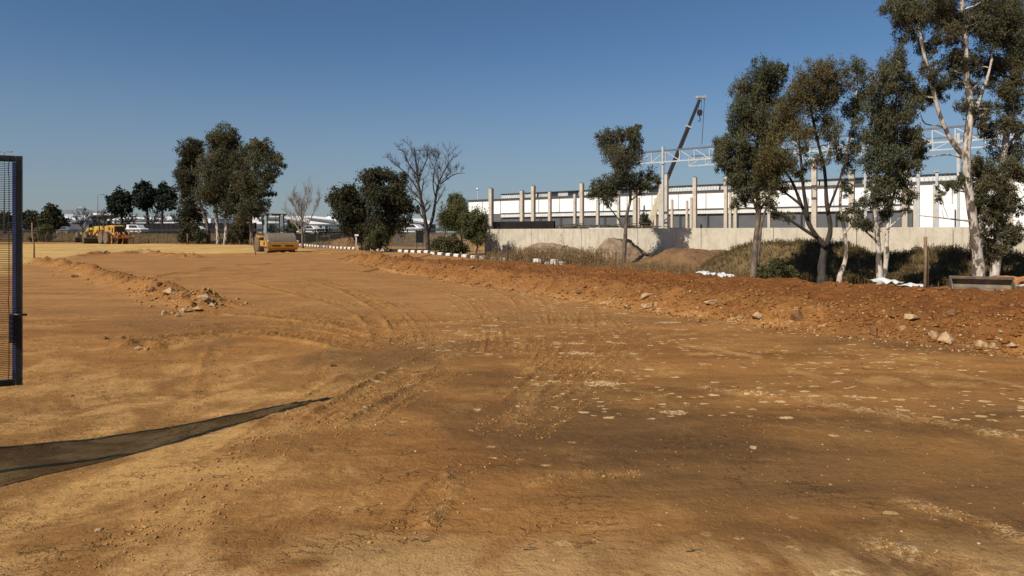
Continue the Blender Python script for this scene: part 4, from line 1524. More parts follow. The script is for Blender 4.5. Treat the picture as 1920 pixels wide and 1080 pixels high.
# facade local frame: +x along, -y toward viewer
s938 = ws(938, 5)
mb = MB()
mb.box((SE / 2, 10.15, (EAVE + 5.6) / 2), (SE, 20, EAVE - 5.6))
mb.build('white_wall', M['white_clad'], wh)
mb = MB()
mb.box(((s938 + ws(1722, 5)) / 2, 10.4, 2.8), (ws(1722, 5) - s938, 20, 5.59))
mb.build('shade_wall', M['shade_wall'], wh)
mb = MB()
mb.box(((SE + ws(1722, 5)) / 2 + .01, 10.17, 2.8), (SE - ws(1722, 5), 20, 5.59))
mb.build('white_lower_wall', M['white_clad'], wh)
mb = MB()
mb.box((s938 / 2, 10.3, 2.8), (s938 - .05, 20, 5.59))
mb.build('side_grey_wall', M['far_wall'], wh)
# canopy with ribbed front
mb = MB()
s0, s1 = s938 + .3, ws(1722, 5)
mb.box(((s0 + s1) / 2, .12, 5.2), (s1 - s0, .34, .74))
x = s0
while x < s1:
    mb.box((x, -.08, 5.2), (.09, .06, .70))
    x += .45
cn = mb.build('canopy', M['band'], wh)
mb = MB()
mb.box(((s0 + s1) / 2, .0, 5.64), (s1 - s0, .5, .14))
mb.box((SE / 2, .05, EAVE + .07), (SE + .4, .4, .26))
mb.build('gutter', M['trim'], wh)
# seams and downpipes
px = 904
sA, sB = ws(904, 7), ws(938, 7)
step = (ws(1048, 7) - ws(904, 7)) / 4
k = 0
s = sA
while s < SE:
    MB().box((s, .11, (EAVE + 5.6) / 2), (.16, .12, EAVE - 5.75)).build('pilaster', M['louvre'], wh)
    if k % 1 == 0 and s > s938:
        MB().tube([(s + .35, -.06, 4.8), (s + .35, -.06, .2)], .09, 6).build('downpipe', M['trim'], wh)
    s += step
    k += 1
# roof and monitors
mb = MB()
mb.prism([(0, 0), (0, 0), (0, 0)], 0, 0) if False else None
mb.box((SE / 2, 10.2, EAVE + .22), (SE, 19.6, .12))
mb.build('roof', M['roof_grey'], wh)


def monitor(pa, pb, kind):
    s0, s1 = ws(pa, 9), ws(pb, 9)
    g = MB()
    g.box(((s0 + s1) / 2, 4.1, 9.15), (s1 - s0, 4.8, 1.15))
    o = g.build('roof_monitor', M['roof_grey'], wh)
    f = MB()
    d = MB()
    x = s0
    if kind == 'rib':
        f.quad((s0 + .3, 1.2, 8.75), (s1, 1.2, 8.75), (s1, 1.65, 9.8), (s0, 1.65, 9.8))
        while x < s1 - .2:
            f.beam((x + .25, 1.12, 8.76), (x + .1, 1.58, 9.78), .10, .10)
            x += .52
        f.build('ribbed_face', M['louvre'], o)
    else:
        n = max(3, int((s1 - s0) / 2.4))
        for q in range(n):
            MB().box((s0 + (q + .5) * (s1 - s0) / n, 1.62, 9.22), ((s1 - s0) / n - .06, .08, 1.0)).build(
                'light_panel' if q % 2 == 0 else 'dark_pane', M['louvre'] if q % 2 == 0 else M['dark_glass'], o)
    c = MB()
    c.box(((s0 + s1) / 2, 3.9, 9.86), (s1 - s0 + .5, 5.2, .16))
    c.build('monitor_cap', M['trim'], o)


for pa, pb, kd in ((932, 999, 'rib'), (1001, 1076, 'pane'), (1077, 1128, 'rib'), (1130, 1238, 'pane'), (1240, 1342, 'rib'), (1344, 1420, 'pane'), (1422, 1530, 'rib'),
                   (1532, 1655, 'pane'), (1658, 1830, 'rib'), (1832, 1925, 'pane')):
    monitor(pa, pb, kd)
mb = MB()
sx = ws(891, 8)
mb.tube([(sx, .8, 8.7), (sx, .8, 11.0)], .06, 6)
mb.lathe((sx, .8, 11.2), [(-.30, .05), (-.2, .25), (0, .34), (.2, .25), (.30, .05)], 'z', 12)
mb.build('roof_antenna', M['plastic'], wh)

# ------------------------------------------------------------------ soil mounds
def mound(label, cx, cy, rx, ry, h, rz, matm, seed, name='soil_mound', zb=-.3, pw=1.0, cat='soil heap', group=None):
    n = 150
    ax = np.linspace(-1.25, 1.25, n)
    X, Y = np.meshgrid(ax, ax)
    r2 = X ** 2 + Y ** 2
    lx = X.ravel() * rx
    ly = Y.ravel() * ry
    wob = 1 + .22 * fbm(lx + seed * 9, ly, .5, 3, seed)
    e = np.clip(1 - np.sqrt(r2.ravel()) / wob, 0, 1)
    H = h * (sm(0, 1, e * 1.25)) ** pw
    H *= 1 + .22 * fbm(lx, ly + seed, .9, 3, seed + 1)
    H += (.12 * fbm(lx, ly, 2.6, 4, seed + 2) + .06 * fbm(lx, ly, 9, 2, seed + 3)) * (e > 0)
    Z = H + zb - .05 * (e <= 0) * 3
    V = np.stack([lx, ly, Z], 1)
    I, J = np.meshgrid(np.arange(n - 1), np.arange(n - 1))
    a = (J * n + I).ravel()
    F = np.stack([a, a + 1, a + n + 1, a + n], 1)
    o = np_mesh(name, V, F, matm)
    o.data.polygons.foreach_set("use_smooth", [True] * len(F))
    o.location = (cx, cy, 0)
    o.rotation_euler = (0, 0, rz)
    tag(o, label, cat, group)

    def height(x, y):
        dx, dy = x - cx, y - cy
        lx_ = (dx * math.cos(rz) + dy * math.sin(rz)) / rx
        ly_ = (-dx * math.sin(rz) + dy * math.cos(rz)) / ry
        fi = (lx_ + 1.25) / 2.5 * (n - 1)
        fj = (ly_ + 1.25) / 2.5 * (n - 1)
        fi = np.clip(np.round(fi).astype(int), 0, n - 1)
        fj = np.clip(np.round(fj).astype(int), 0, n - 1)
        return Z.reshape(n, n)[fj, fi]
    return height


M['mound_red'] = simple('heap soil', (.20, .115, .058), .95, c2=(.125, .075, .042), scale=1.5, bump=.8, bscale=9, spec=.1)
M['mound_brown'] = simple('overgrown heap soil', (.155, .108, .052), .95, c2=(.085, .062, .032), scale=2.0, bump=.9, bscale=8, spec=.1)
M['mound_grey'] = simple('stony heap soil', (.27, .20, .14), .95, c2=(.16, .11, .075), scale=1.8, bump=1.0, bscale=7, spec=.1)
M['strip_orange'] = simple('orange cut soil', (.50, .30, .15), .95, c2=(.58, .40, .24), scale=1.2, bump=.4, bscale=5, spec=.1)
b1 = WX(1560, 0, 56)
H1 = mound('big weed covered soil mound behind the forked gum tree', 12.3, 29.2, 5.0, 2.9, 1.45, -.45, M['mound_brown'], 2, pw=.62, zb=-.35)
H1b = mound('long weed covered soil mound in shade behind the white twin gum', 17.2, 26.6, 6.6, 2.4, 1.12, -.62, M['mound_brown'], 4, pw=.6, zb=-.35)
H2 = mound('low brown soil heap in front of the tree shadow on the wall', 9.9, 36.3, 4.2, 2.6, 1.0, -.5, M['mound_red'], 3, pw=.9, zb=-.3)
H3 = mound('pointed grey brown rubble heap right behind the lone gum tree', 6.6, 42.8, 2.7, 1.8, 1.3, -.3, M['mound_grey'], 5, pw=1.0, zb=-.2)
H4 = mound('dark soil heap half hidden by reeds at the left part of the wall', 2.6, 44.5, 3.6, 1.8, 1.05, -.3, M['mound_grey'], 6, pw=.9, zb=-.25)
H5 = mound('brownish heap at the far right behind the gum trunks', 24.0, 27.0, 4.5, 2.6, 1.75, -.4, M['mound_grey'], 1, pw=.8, zb=-.3)
H6 = mound('small dark earth heap behind the striped kerb beside the evergreen tree', *P(650, 470, 79).xy, 2.8, 1.8, .95, .2, M['mound_red'], 7, zb=-.05)
# orange cut strip at the wall foot
for i, (pa, pb, lab) in enumerate([(1190, 1270, 'pale orange strip of cut soil at the wall foot left of the tree shadow'), (1360, 1440, 'pale orange layered soil strip at the wall foot behind the straight grey trunk')]):
    a, b = WX(pa, 0, CW - .9), WX(pb, 0, CW - .9)
    mb = MB()
    n = 24
    vs = []
    for k in range(n + 1):
        p = a.lerp(b, k / n)
        hh = (.30 + .05 * i + .04 * math.sin(k * 1.7)) * math.sin(math.pi * min(1, max(.06, k / n + .05) * .95)) ** .4
        vs += [p + ND * .9 + Vector((0, 0, -.4)), p + ND * .25 + Vector((0, 0, hh * .7)), p - ND * .45 + Vector((0, 0, hh))]
    fs = []
    for k in range(n):
        for j in range(2):
            q = k * 3 + j
            fs.append((q, q + 3, q + 4, q + 1))
    mb.add(vs, fs)
    tag(mb.build('soil_strip', M['strip_orange'], smooth=True), lab, 'soil strip')


# ------------------------------------------------------------------ weeds and reeds (stuff)
def blades(name, label, pts, hgt, mat, wid=.02, heads=False, lean=.25, cat='weeds', warm=.3, leafy=0, tone0=0.0):
    pts = np.asarray(pts)
    n = len(pts)
    Hh = hgt * (.45 + .75 * rng.random(n))
    ang_ = rng.random(n) * 2 * np.pi
    ln = lean * rng.random(n)
    top = pts + np.stack([np.cos(ang_) * ln * Hh, np.sin(ang_) * ln * Hh, Hh], 1)
    a2 = rng.random(n) * 2 * np.pi
    s = np.stack([np.cos(a2), np.sin(a2), 0 * a2], 1) * wid / 2
    V = [np.stack([pts - s, pts + s, top + s * .35, top - s * .35], 1).reshape(-1, 3)]
    F = [np.arange(4 * n).reshape(n, 4)]
    T = [np.stack([np.clip(tone0 + rng.random(n), 0, 1), warm * rng.random(n)], 1)]
    tot = 4 * n
    if leafy:
        idx = np.repeat(np.arange(n), leafy)
        t_ = .2 + .8 * rng.random(len(idx))
        c = pts[idx] + (top[idx] - pts[idx]) * t_[:, None] + rng.normal(size=(len(idx), 3)) * .05 * hgt
        lv, lf = leaves(c, .12 * hgt + .03, .035 * hgt + .012, -.2)
        V.append(lv)
        F.append(lf + tot)
        T.append(np.stack([np.clip(tone0 + rng.random(len(idx)), 0, 1), warm * 1.4 * rng.random(len(idx))], 1))
        tot += len(lv)
    o = np_mesh(name, np.concatenate(V), np.concatenate(F), mat, tone=np.clip(np.concatenate(T), 0, 1))
    tag(o, label, cat, kind='stuff')
    return o


def scatter_rect(n, a, b, w):
    """points along a-b with width w"""
    a, b = np.array(a, float), np.array(b, float)
    d = b - a
    nrm = np.array([-d[1], d[0]]) / np.hypot(*d)
    t = rng.random(n)
    s = rng.normal(size=n) * w
    return a + d * t[:, None] + nrm * s[:, None]


def onto(xy, hf=None, mind=None):
    z = terrain(xy[:, 0], xy[:, 1])[0]
    if hf is not None:
        for f in hf:
            z = np.maximum(z, f(xy[:, 0], xy[:, 1]))
    return np.stack([xy[:, 0], xy[:, 1], z], 1)


pa, pb = P(962, 480, 42).xy, P(1135, 490, 36.5).xy
xy = scatter_rect(1500, pa, pb, 1.4)
blades('dry_reeds', 'dry straw coloured reeds in front of the left part of the wall', onto(xy, [H3, H4]), .85, M['weed'], .024, leafy=4, warm=.5)
xy = scatter_rect(1500, P(1130, 490, 35).xy, P(1400, 505, 27).xy, 1.6)
blades('dry_grass', 'short dry brown grass between the soil bank and the wall', onto(xy, [H2, H3]), .38, M['weed'], .018, leafy=4, warm=.7)
xy = np.concatenate([scatter_rect(4200, (9.6, 26.4), (14.5, 24.4), .7), scatter_rect(6200, (14, 24.6), (22.5, 20.8), .7), scatter_rect(2600, (12, 28), (22, 23), 1.3)])
blades('dark_weeds', 'dense dark brown weeds covering the mounds under the gum trees', onto(xy, [H1, H1b, H5]), .30, M['weed_dark'], .016, leafy=6, warm=.8)
xy = np.concatenate([scatter_rect(9000, (8.6, 31.0), (23.0, 23.4), 1.5)])
blades('mound_grass', 'short olive grass and herbs on top of the weed covered mounds', onto(xy, [H1, H1b, H5]), .20, M['weed_dark'], .02, leafy=6, warm=.9, tone0=.25)
xy = scatter_rect(900, P(905, 480, 47).xy, P(1000, 484, 42).xy, .8)
blades('dry_tufts', 'sparse dry tufts at the foot of the wall near the leafless shrub', onto(xy), .45, M['weed'], .02, leafy=3, warm=.6)
# grass on the highway bank
n = 26000
t_ = rng.random(n)
d_ = rng.random(n) * 9
bx = -110 + 118 * t_
by = 99 + (d_ * 34.44 - (bx + 53) * 15) / 31
blades('bank_grass', 'dry brown grass on the slope below the highway', onto(np.stack([bx, by], 1)), .17, M['weed'], .07, leafy=0, warm=1.0)
tree('shrub', 'dense green shrub at the foot of the straight grey gum trunk', 'shrub', 23.2, (1450, 520),
     [([(1450, 520), (1450, 500)], .03, .02)], [(1435, 505, 14, 10), (1455, 498, 16, 12), (1475, 506, 15, 10), (1445, 515, 18, 7), (1425, 515, 8, 7), (1490, 514, 10, 6)],
     M['leaf_bush'], M['bark_dark'], .07, .035, .9, None, .5, seed=90, droop=0, rootz=gz(1450, 23.2))


# ------------------------------------------------------------------ rocks, clods
def rock_mesh(seed, mat, sx=1, sy=1, sz=.7, npt=16):
    lr = random.Random(seed)
    bm = bmesh.new()
    for i in range(npt):
        v = Vector((lr.gauss(0, 1), lr.gauss(0, 1), lr.gauss(0, 1))).normalized()
        k = lr.uniform(.78, 1.08)
        bm.verts.new((v.x * sx * k, v.y * sy * k, v.z * sz * k))
    r = bmesh.ops.convex_hull(bm, input=bm.verts)
    for e in [g for g in r.get('geom_interior', []) + r.get('geom_unused', []) if isinstance(g, bmesh.types.BMVert)]:
        if e.is_valid:
            bm.verts.remove(e)
    bmesh.ops.subdivide_edges(bm, edges=bm.edges, cuts=2, use_grid_fill=True)
    bmesh.ops.triangulate(bm, faces=bm.faces)
    for v in bm.verts:
        q = mnoise.noise(v.co * 2.3 + Vector((seed, 0, 0))) * .10 + mnoise.noise(v.co * 6 + Vector((seed, 3, 0))) * .045
        v.co *= 1 + q
    me = bpy.data.meshes.new('rock')
    bm.to_mesh(me)
    bm.free()
    me.materials.append(mat)
    return me


M['rock_pale'] = simple('pale stone', (.46, .32, .18), .9, c2=(.30, .175, .085), scale=2.2, lo=.4, hi=.65, bump=.5, bscale=9, spec=.2)
M['rock_dark'] = simple('soil coated stone', (.22, .115, .052), .95, c2=(.14, .07, .035), scale=2.5, bump=.6, bscale=8, spec=.1)
rk = [rock_mesh(i, M['rock_pale'], 1, .75 + .04 * i, .6 + .05 * (i % 3)) for i in range(6)]
rkd = [rock_mesh(20 + i, M['rock_dark'], 1, .8 + .04 * i, .6 + .05 * (i % 3)) for i in range(5)]


def rock(px, py, wpx, label, dark=False, h=0.0, k=None, group=None, flat=1.0, rz=None):
    x, y, z = hit(px, py)
    s = wpx / FPX * y / 2
    me = (rkd if dark else rk)[(k if k is not None else random.randrange(60)) % (5 if dark else 6)]
    o = bpy.data.objects.new('rock' if wpx > 14 else 'stone', me)
    link(o)
    o.location = (x, y, z + s * .28 * flat)
    o.scale = (s, s, s * flat)
    o.rotation_euler = (random.uniform(-.3, .3), random.uniform(-.3, .3), rz if rz is not None else random.uniform(0, 6.3))
    tag(o, label, 'rock' if wpx > 14 else 'stone', group)
    return o


rock(1775, 645, 36, 'largest pale angular rock at the right foot of the red soil bank', k=1, rz=.6, flat=1.3)
rock(1752, 635, 24, 'pale upright rock just left of the largest pale rock', k=2, flat=1.4)
rock(1838, 652, 28, 'rounded pale rock, left one of a touching pair at the right foot of the bank', k=3)
rock(1862, 652, 26, 'flat pale rock, right one of a touching pair at the right foot of the bank', k=4)
rock(1640, 627, 30, 'round brown soil coated boulder at the foot of the bank below the twin white gum', True, k=1)
rock(1493, 603, 32, 'large brown boulder half way up the bank face, left of the round one', True, k=2)
rock(1420, 600, 26, 'wedge shaped boulder with a pale lower face in the bank', k=5)
rock(1213, 578, 32, 'broad pale rock on the bank below the lone gum tree, lower of two', k=0, flat=.8)
rock(1210, 560, 26, 'broad pale rock on the bank below the lone gum tree, upper of two', k=3, flat=.7)
rock(1707, 597, 34, 'flat pale slab on the shoulder of the bank left of the dark sided rock', k=4, flat=.6)
rock(1785, 592, 24, 'brown rock with a dark shaded side on top of the bank', True, k=3, flat=1.2)
rock(1333, 570, 28, 'pale slab lying on the bank between the lone gum and the straight grey trunk', k=2, flat=.6)
rock(1898, 655, 20, 'small pale rock nearest the right edge of the picture', k=5)
rock(318, 553, 30, 'biggest boulder on the left soil ridge, casting a dark shadow', k=1, flat=.9)
rock(298, 538, 16, 'dark stone on the crest of the left soil ridge', True, k=0)
rock(380, 564, 26, 'flat pale boulder at the right end of the left soil ridge', k=2)
rock(345, 585, 26, 'pale rock lying in front of the end of the left soil ridge', k=3, flat=.7)
rock(308, 590, 20, 'separate pale rock at the left of the stones before the soil ridge', k=4)
rock(372, 583, 24, 'pale rock in the middle of the stones before the soil ridge', k=5, flat=.7)
rock(334, 594, 14, 'small pale stone in front of the ridge-end rocks', k=0)
rock(398, 575, 16, 'pale stone at the rightmost tip of the left soil ridge', k=1)
rock(352, 560, 22, 'brown boulder on the ridge between the biggest boulder and the ridge end', True, k=2, flat=.9)
rock(392, 568, 18, 'angular pale rock leaning on the flat boulder at the ridge end', k=4, flat=1.1)
rock(362, 574, 20, 'brown rock low on the front slope near the ridge end', True, k=4)
rock(284, 547, 18, 'brown block on the ridge crest left of the biggest boulder', True, k=3, flat=1.1)
rock(414, 573, 12, 'last small pale stone beyond the tip of the left soil ridge', k=2)
rock(140, 520, 14, 'pale stone half buried in the upper left soil ridge', k=5)
rock(258, 657, 16, 'brownish rock in the small clump left of the curved tyre marks', k=2)
rock(275, 656, 12, 'pale stone in the small clump left of the curved tyre marks', k=3)
rock(196, 636, 12, 'dark stone lying alone left of the small rock clump', True, k=1)
rock(229, 636, 12, 'dark stone just left of the small rock clump', True, k=2)
rock(185, 995, 20, 'pale angular stone alone in the left foreground', k=1, flat=.6)
rock(1412, 841, 18, 'pale flat stone alone on the dark ground at the right', k=2, flat=.4)
rock(137, 744, 8, 'small dark stone on the open ground right of the gate foot', True, k=2)
rock(625, 688, 14, 'dark clod at the lower edge of the curved tyre marks', True, k=3)
rock(1045, 768, 9, 'tiny pale stone in the centre foreground', k=2)
lr = random.Random(5)
PST = "pale stones along the foot of the red soil bank"
DST = "brown clods on the red soil bank"
for i in range(70):
    t = lr.random()
    toe = spline(TOE, 8)
    j = int(t * 46) + 3
    q = toe[min(j, len(toe) - 1)]
    off = abs(lr.gauss(0, .45))
    x, y = q[0] + off * .75, q[1] + off * .6
    if y < 7.5:
        continue
    z = th(x, y)
    dark = lr.random() < .45
    s = lr.choice([.035, .045, .05, .06, .08]) * (1.15 if y > 16 else .8)
    o = bpy.data.objects.new('stone', (rkd if dark else rk)[i % 5])
    link(o)
    o.location = (x, y, z + s * .3)
    o.scale = (s, s, s * lr.uniform(.6, 1))
    o.rotation_euler = (lr.uniform(-.4, .4), lr.uniform(-.4, .4), lr.uniform(0, 6))
    if dark:
        tag(o, 'brown soil coated stone lying on the face of the red soil bank', 'stone', DST)
    else:
        tag(o, 'small pale stone lying on the face of the red soil bank', 'stone', PST)
LST = "stones along the left soil ridge"
for i in range(46):
    pts, w, hh = WINDROWS[0] if i < 34 else WINDROWS[1]
    q = pts[lr.randrange(2, len(pts))]
    x, y = q[0] + lr.gauss(0, w * .6), q[1] + lr.gauss(0, w * .6)
    z = th(x, y)
    s = lr.uniform(.04, .11) * y / 26
    o = bpy.data.objects.new('stone', (rkd if i % 3 == 0 else rk)[i % 5])
    link(o)
    o.location = (x, y, z + s * .25)
    o.scale = (s, s, s * lr.uniform(.5, .9))
    o.rotation_euler = (lr.uniform(-.4, .4), lr.uniform(-.4, .4), lr.uniform(0, 6))
    if i < 34:
        tag(o, 'rough stone lying in the left soil ridge', 'stone', LST)
    else:
        tag(o, 'rough stone lying in the far soil ridge beside the straw coloured ground', 'stone', "stones along the far soil ridge")


def clods(name, label, xy, smin, smax, mat, kind='stuff', cat='soil clods', tetra=False, sink=.2):
    n = len(xy)
    z = terrain(xy[:, 0], xy[:, 1])[0]
    # irregular eight-faced lumps
    ico = np.array([(1, 0, 0), (0, 1, 0), (-1, 0, 0), (0, -1, 0), (0, 0, 1), (0, 0, -1), (.62, .62, .45), (-.62, -.5, .5)])
    fi = np.array([(0, 6, 4), (0, 1, 6), (1, 4, 6), (1, 2, 4), (2, 7, 4), (2, 3, 7), (3, 4, 7), (3, 0, 4), (1, 0, 5), (2, 1, 5), (3, 2, 5), (0, 3, 5)])
    s = smin + (smax - smin) * rng.random(n) ** 3
    a = rng.random(n) * 6.28
    V = np.repeat(ico[None], n, 0) * (1 + .35 * rng.normal(size=(n, 8, 1)).clip(-1, 1) * .9)
    V = V * np.stack([np.ones(n), .6 + .4 * rng.random(n), .45 + .35 * rng.random(n)], 1)[:, None, :] * s[:, None, None]
    c, sn = np.cos(a)[:, None], np.sin(a)[:, None]
    X = V[:, :, 0] * c - V[:, :, 1] * sn
    Y = V[:, :, 0] * sn + V[:, :, 1] * c
    V = np.stack([X + xy[:, 0:1], Y + xy[:, 1:2], V[:, :, 2] + (z + s * sink)[:, None]], 2)
    F = (fi[None] + (np.arange(n) * 8)[:, None, None]).reshape(-1, 3)
    o = np_mesh(name, V.reshape(-1, 3), F, mat)
    tag(o, label, cat, kind=kind)
    return o


M['clod_red'] = simple('red clod', (.19, .075, .023), .95, c2=(.29, .135, .045), scale=3, spec=.1)
M['clod_tan'] = simple('tan clod', (.43, .24, .088), .95, c2=(.28, .14, .05), scale=3, spec=.1)
M['clod_pale'] = simple('pale chip', (.56, .42, .25), .95, c2=(.36, .22, .11), scale=3, spec=.1)
# on the bank
pts = []
toe = np.array(spline(TOE, 8))
back = np.array(spline(BACK, 6))
n = 9000
ti = rng.random(n) ** 1.2 * (len(toe) - 12)
a = toe[(len(toe) - 12 - ti).astype(int).clip(0, len(toe) - 1)]
o_ = np.abs(rng.normal(size=n)) * .75 - .08
xy = a + np.stack([o_ * .8 + rng.normal(size=n) * .15, o_ * .6 + rng.normal(size=n) * .15], 1)
clods('soil_clods', 'loose red clods on the face of the soil bank', xy, .006, .045, M['clod_red'])
n = 5000
f = rng.random(n)
bi = (rng.random(n) * (len(back) - 14)).astype(int)
ti = (bi / (len(back) - 14) * (len(toe) - 12)).astype(int)
xy = toe[ti] * (1 - f[:, None]) + back[bi] * f[:, None] + rng.normal(size=(n, 2)) * .25
clods('soil_clods', 'loose red clods scattered on top of the soil bank', xy, .008, .065, M['clod_red'])
n = 1600
ti = (rng.random(n) * (len(toe) - 12)).astype(int)
o_ = np.abs(rng.normal(size=n)) * .5 - .25
xy = toe[ti] + np.stack([o_ * .8 + rng.normal(size=n) * .2, o_ * .6 + rng.normal(size=n) * .2], 1)
clods('stone_chips', 'tiny pale stone chips along the foot of the soil bank', xy, .006, .028, M['clod_pale'], cat='stone chips')
xy = []
for (p_, w_, h_), q_ in zip(WINDROWS, (2200, 1300, 0, 1500)):
    p_ = np.array(p_)
    i_ = (rng.random(q_) * (len(p_) - 1)).astype(int)
    f_ = rng.random(q_)[:, None]
    xy.append(p_[i_] * (1 - f_) + p_[i_ + 1] * f_ + rng.normal(size=(q_, 2)) * w_ * .75)
clods('soil_clods', 'tan clods in the low soil ridges on the left', np.concatenate(xy), .008, .055, M['clod_tan'])
xy = []
for p_, w_, d_, t_, s_ in TRACKS:
    L = sum(math.hypot(p_[i + 1][0] - p_[i][0], p_[i + 1][1] - p_[i][1]) for i in range(len(p_) - 1))
    p_ = np.array(p_)
    q_ = int(L * 70 * s_)
    i_ = (rng.random(q_) * (len(p_) - 1)).astype(int)
    f_ = rng.random(q_)[:, None]
    xy.append(p_[i_] * (1 - f_) + p_[i_ + 1] * f_ + rng.normal(size=(q_, 2)) * w_ * .5)
clods('soil_crumbs', 'small soil crumbs thrown up along the tyre marks', np.concatenate(xy), .003, .016, M['clod_tan'])
xy = []
for p_, w_, h_ in RIDGES:
    L = sum(math.hypot(p_[i + 1][0] - p_[i][0], p_[i + 1][1] - p_[i][1]) for i in range(len(p_) - 1))
    p_ = np.array(p_)
    q_ = int(L * 150)
    i_ = (rng.random(q_) * (len(p_) - 1)).astype(int)
    f_ = rng.random(q_)[:, None]
    xy.append(p_[i_] * (1 - f_) + p_[i_ + 1] * f_ + rng.normal(size=(q_, 2)) * w_ * .8)
clods('soil_crumbs', 'crumbly soil in the thin spilled ridges', np.concatenate(xy), .002, .013, M['clod_tan'])
n = 15000
yy = 2.6 + 9 * rng.random(n) ** 1.3
xx = (rng.random(n) * 1.7 - .85) * yy
clump = vn(xx, yy, 1.1, 3) + .5 * vn(xx, yy, 4, 5) + .35 * (xx < -1.5)
keep = clump > rng.random(n) * 1.1 + .25
clods('soil_crumbs', 'fine crumbs and grit scattered over the near ground', np.stack([xx, yy], 1)[keep], .0014, .0085, M['clod_tan'])
n = 900
yy = 2.7 + 12 * rng.random(n)
xx = (rng.random(n) * 1.5 - .55) * yy
clods('pale_grit', 'pale grit on the near ground', np.stack([xx, yy], 1), .002, .012, M['clod_pale'])

# dry twigs on the near ground
TW = "dry twigs and straws on the near ground"
for i, (px, py, w, rz, lab) in enumerate([(790, 1015, 40, .1, 'dark forked dry twig in the lower centre foreground'), (988, 1032, 36, -.1, 'pale curved stick with a dark underside near the lower centre'),
                                          (410, 888, 44, -.15, 'thin bent twig near the gate shadow'), (1300, 1035, 30, .1, 'pale straw near the bottom edge right of centre'),
                                          (770, 888, 34, .7, 'dark curved twig in the centre left foreground'), (540, 832, 16, .5, 'short pale splinter right of the gate shadow'),
                                          (730, 815, 24, -.7, 'thin straight straw below the shadow tip'), (840, 900, 14, 0, 'short curled straw in the centre foreground')]):
    x, y = G(px, py, 0)
    z = th(x, y)
    L = w / FPX * y * 1.05
    mb = MB()
    pts = []
    for k in range(7):
        t = k / 6 - .5
        pts.append((L * t, L * .13 * math.sin(k * 1.3 + i), .006 + .012 * abs(math.sin(k * 1.1 + i))))
    mb.tube(pts, [.003, .004, .0045, .004, .004, .003, .0015], 5)
    if i in (0, 2, 4):
        mb.tube([pts[3], (pts[3][0] + L * .2, pts[3][1] - L * .12, .02), (pts[3][0] + L * .3, pts[3][1] - L * .2, .012)], [.003, .0025, .0012], 4)
    o = mb.build('twig', M['wood'] if i in (0, 4) else M['weed_straw'] if 'weed_straw' in M else M['wood'], smooth=True)
    o.location = (x, y, z)
    o.rotation_euler = (0, 0, rz)
    tag(o, lab, 'twig', TW)

# ------------------------------------------------------------------ striped kerb blocks
kp = spline([G(495, 457), G(545, 460.5), G(620, 465.5), G(700, 470), (-6.2, 52.0), (0.0, 42.8), (1.9, 38.6), (2.95, 36.0)], 10)
kd = [0]
for i in range(len(kp) - 1):
    kd.append(kd[-1] + float(np.hypot(*(np.array(kp[i + 1]) - np.array(kp[i])))))


def kpos(s):
    for i in range(len(kd) - 1):
        if kd[i + 1] >= s:
            t = (s - kd[i]) / (kd[i + 1] - kd[i])
            a, b = np.array(kp[i]), np.array(kp[i + 1])
            p = a * (1 - t) + b * t
            return p, math.atan2(b[1] - a[1], b[0] - a[0])
    a, b = np.array(kp[-2]), np.array(kp[-1])
    return b, math.atan2(b[1] - a[1], b[0] - a[0])


def kerb_proto(L, mat, nm, hh=.20):
    mb = MB()
    mb.prism([(-.10, 0), (.12, 0), (.12, hh * .7), (.06, hh), (-.10, hh)], -L / 2, L / 2)
    o = mb.build(nm, mat, bevel=.012)
    return o


kw = kerb_proto(.62, M['white_paint'], 'kerb_block')
tag(kw, 'white painted block of the black and white striped kerb', 'kerb block', "white blocks of the striped kerb")
kb = kerb_proto(.42, M['black_paint'], 'kerb_block')
tag(kb, 'black painted block of the black and white striped kerb', 'kerb block', "black blocks of the striped kerb")
s = .3
i = 0
protos = [kw, kb]
used = [False, False]
while s < kd[-1] - 1.2:
    wb = i % 2
    L = (.62, .42)[wb]
    p, an = kpos(s + L / 2)
    if used[wb]:
        o = protos[wb].copy()
        link(o)
    else:
        o = protos[wb]
        used[wb] = True
    z = th(p[0], p[1])
    o.location = (p[0], p[1], z + .015 + random.uniform(-.012, .012))
    o.rotation_euler = (random.uniform(-.03, .03), random.uniform(-.03, .03), an - math.pi / 2 + random.uniform(-.04, .04))
    s += L + .02 + (.0 if s < kd[-1] * .75 else random.uniform(0, .15))
    i += 1
for px, py, lab, hh in ((1008, 487, 'loose white block near the end of the striped kerb, third from the end', .3), (1040, 488, 'raised white block second from the right end of the striped kerb', .42),
                        (1052, 492, 'last white block at the right end of the striped kerb', .22)):
    p = P(px, py, 36.5)
    z = min(th(p.x, p.y), 0)
    t = thing('kerb_block', lab, 'kerb block', (p.x, p.y, z), -.25, "loose blocks ending the striped kerb")
    mb = MB()
    mb.box((-.08, 0, (p.z - z) / 2 + .03), (.27, .2, p.z - z + .06))
    mb.build('white_part', M['white_paint'], t, bevel=.015)
    mb = MB()
    mb.box((.13, 0, (p.z - z) / 2 + .02), (.14, .19, p.z - z + .04))
    mb.build('grey_part', M['grey_block'], t, bevel=.015)

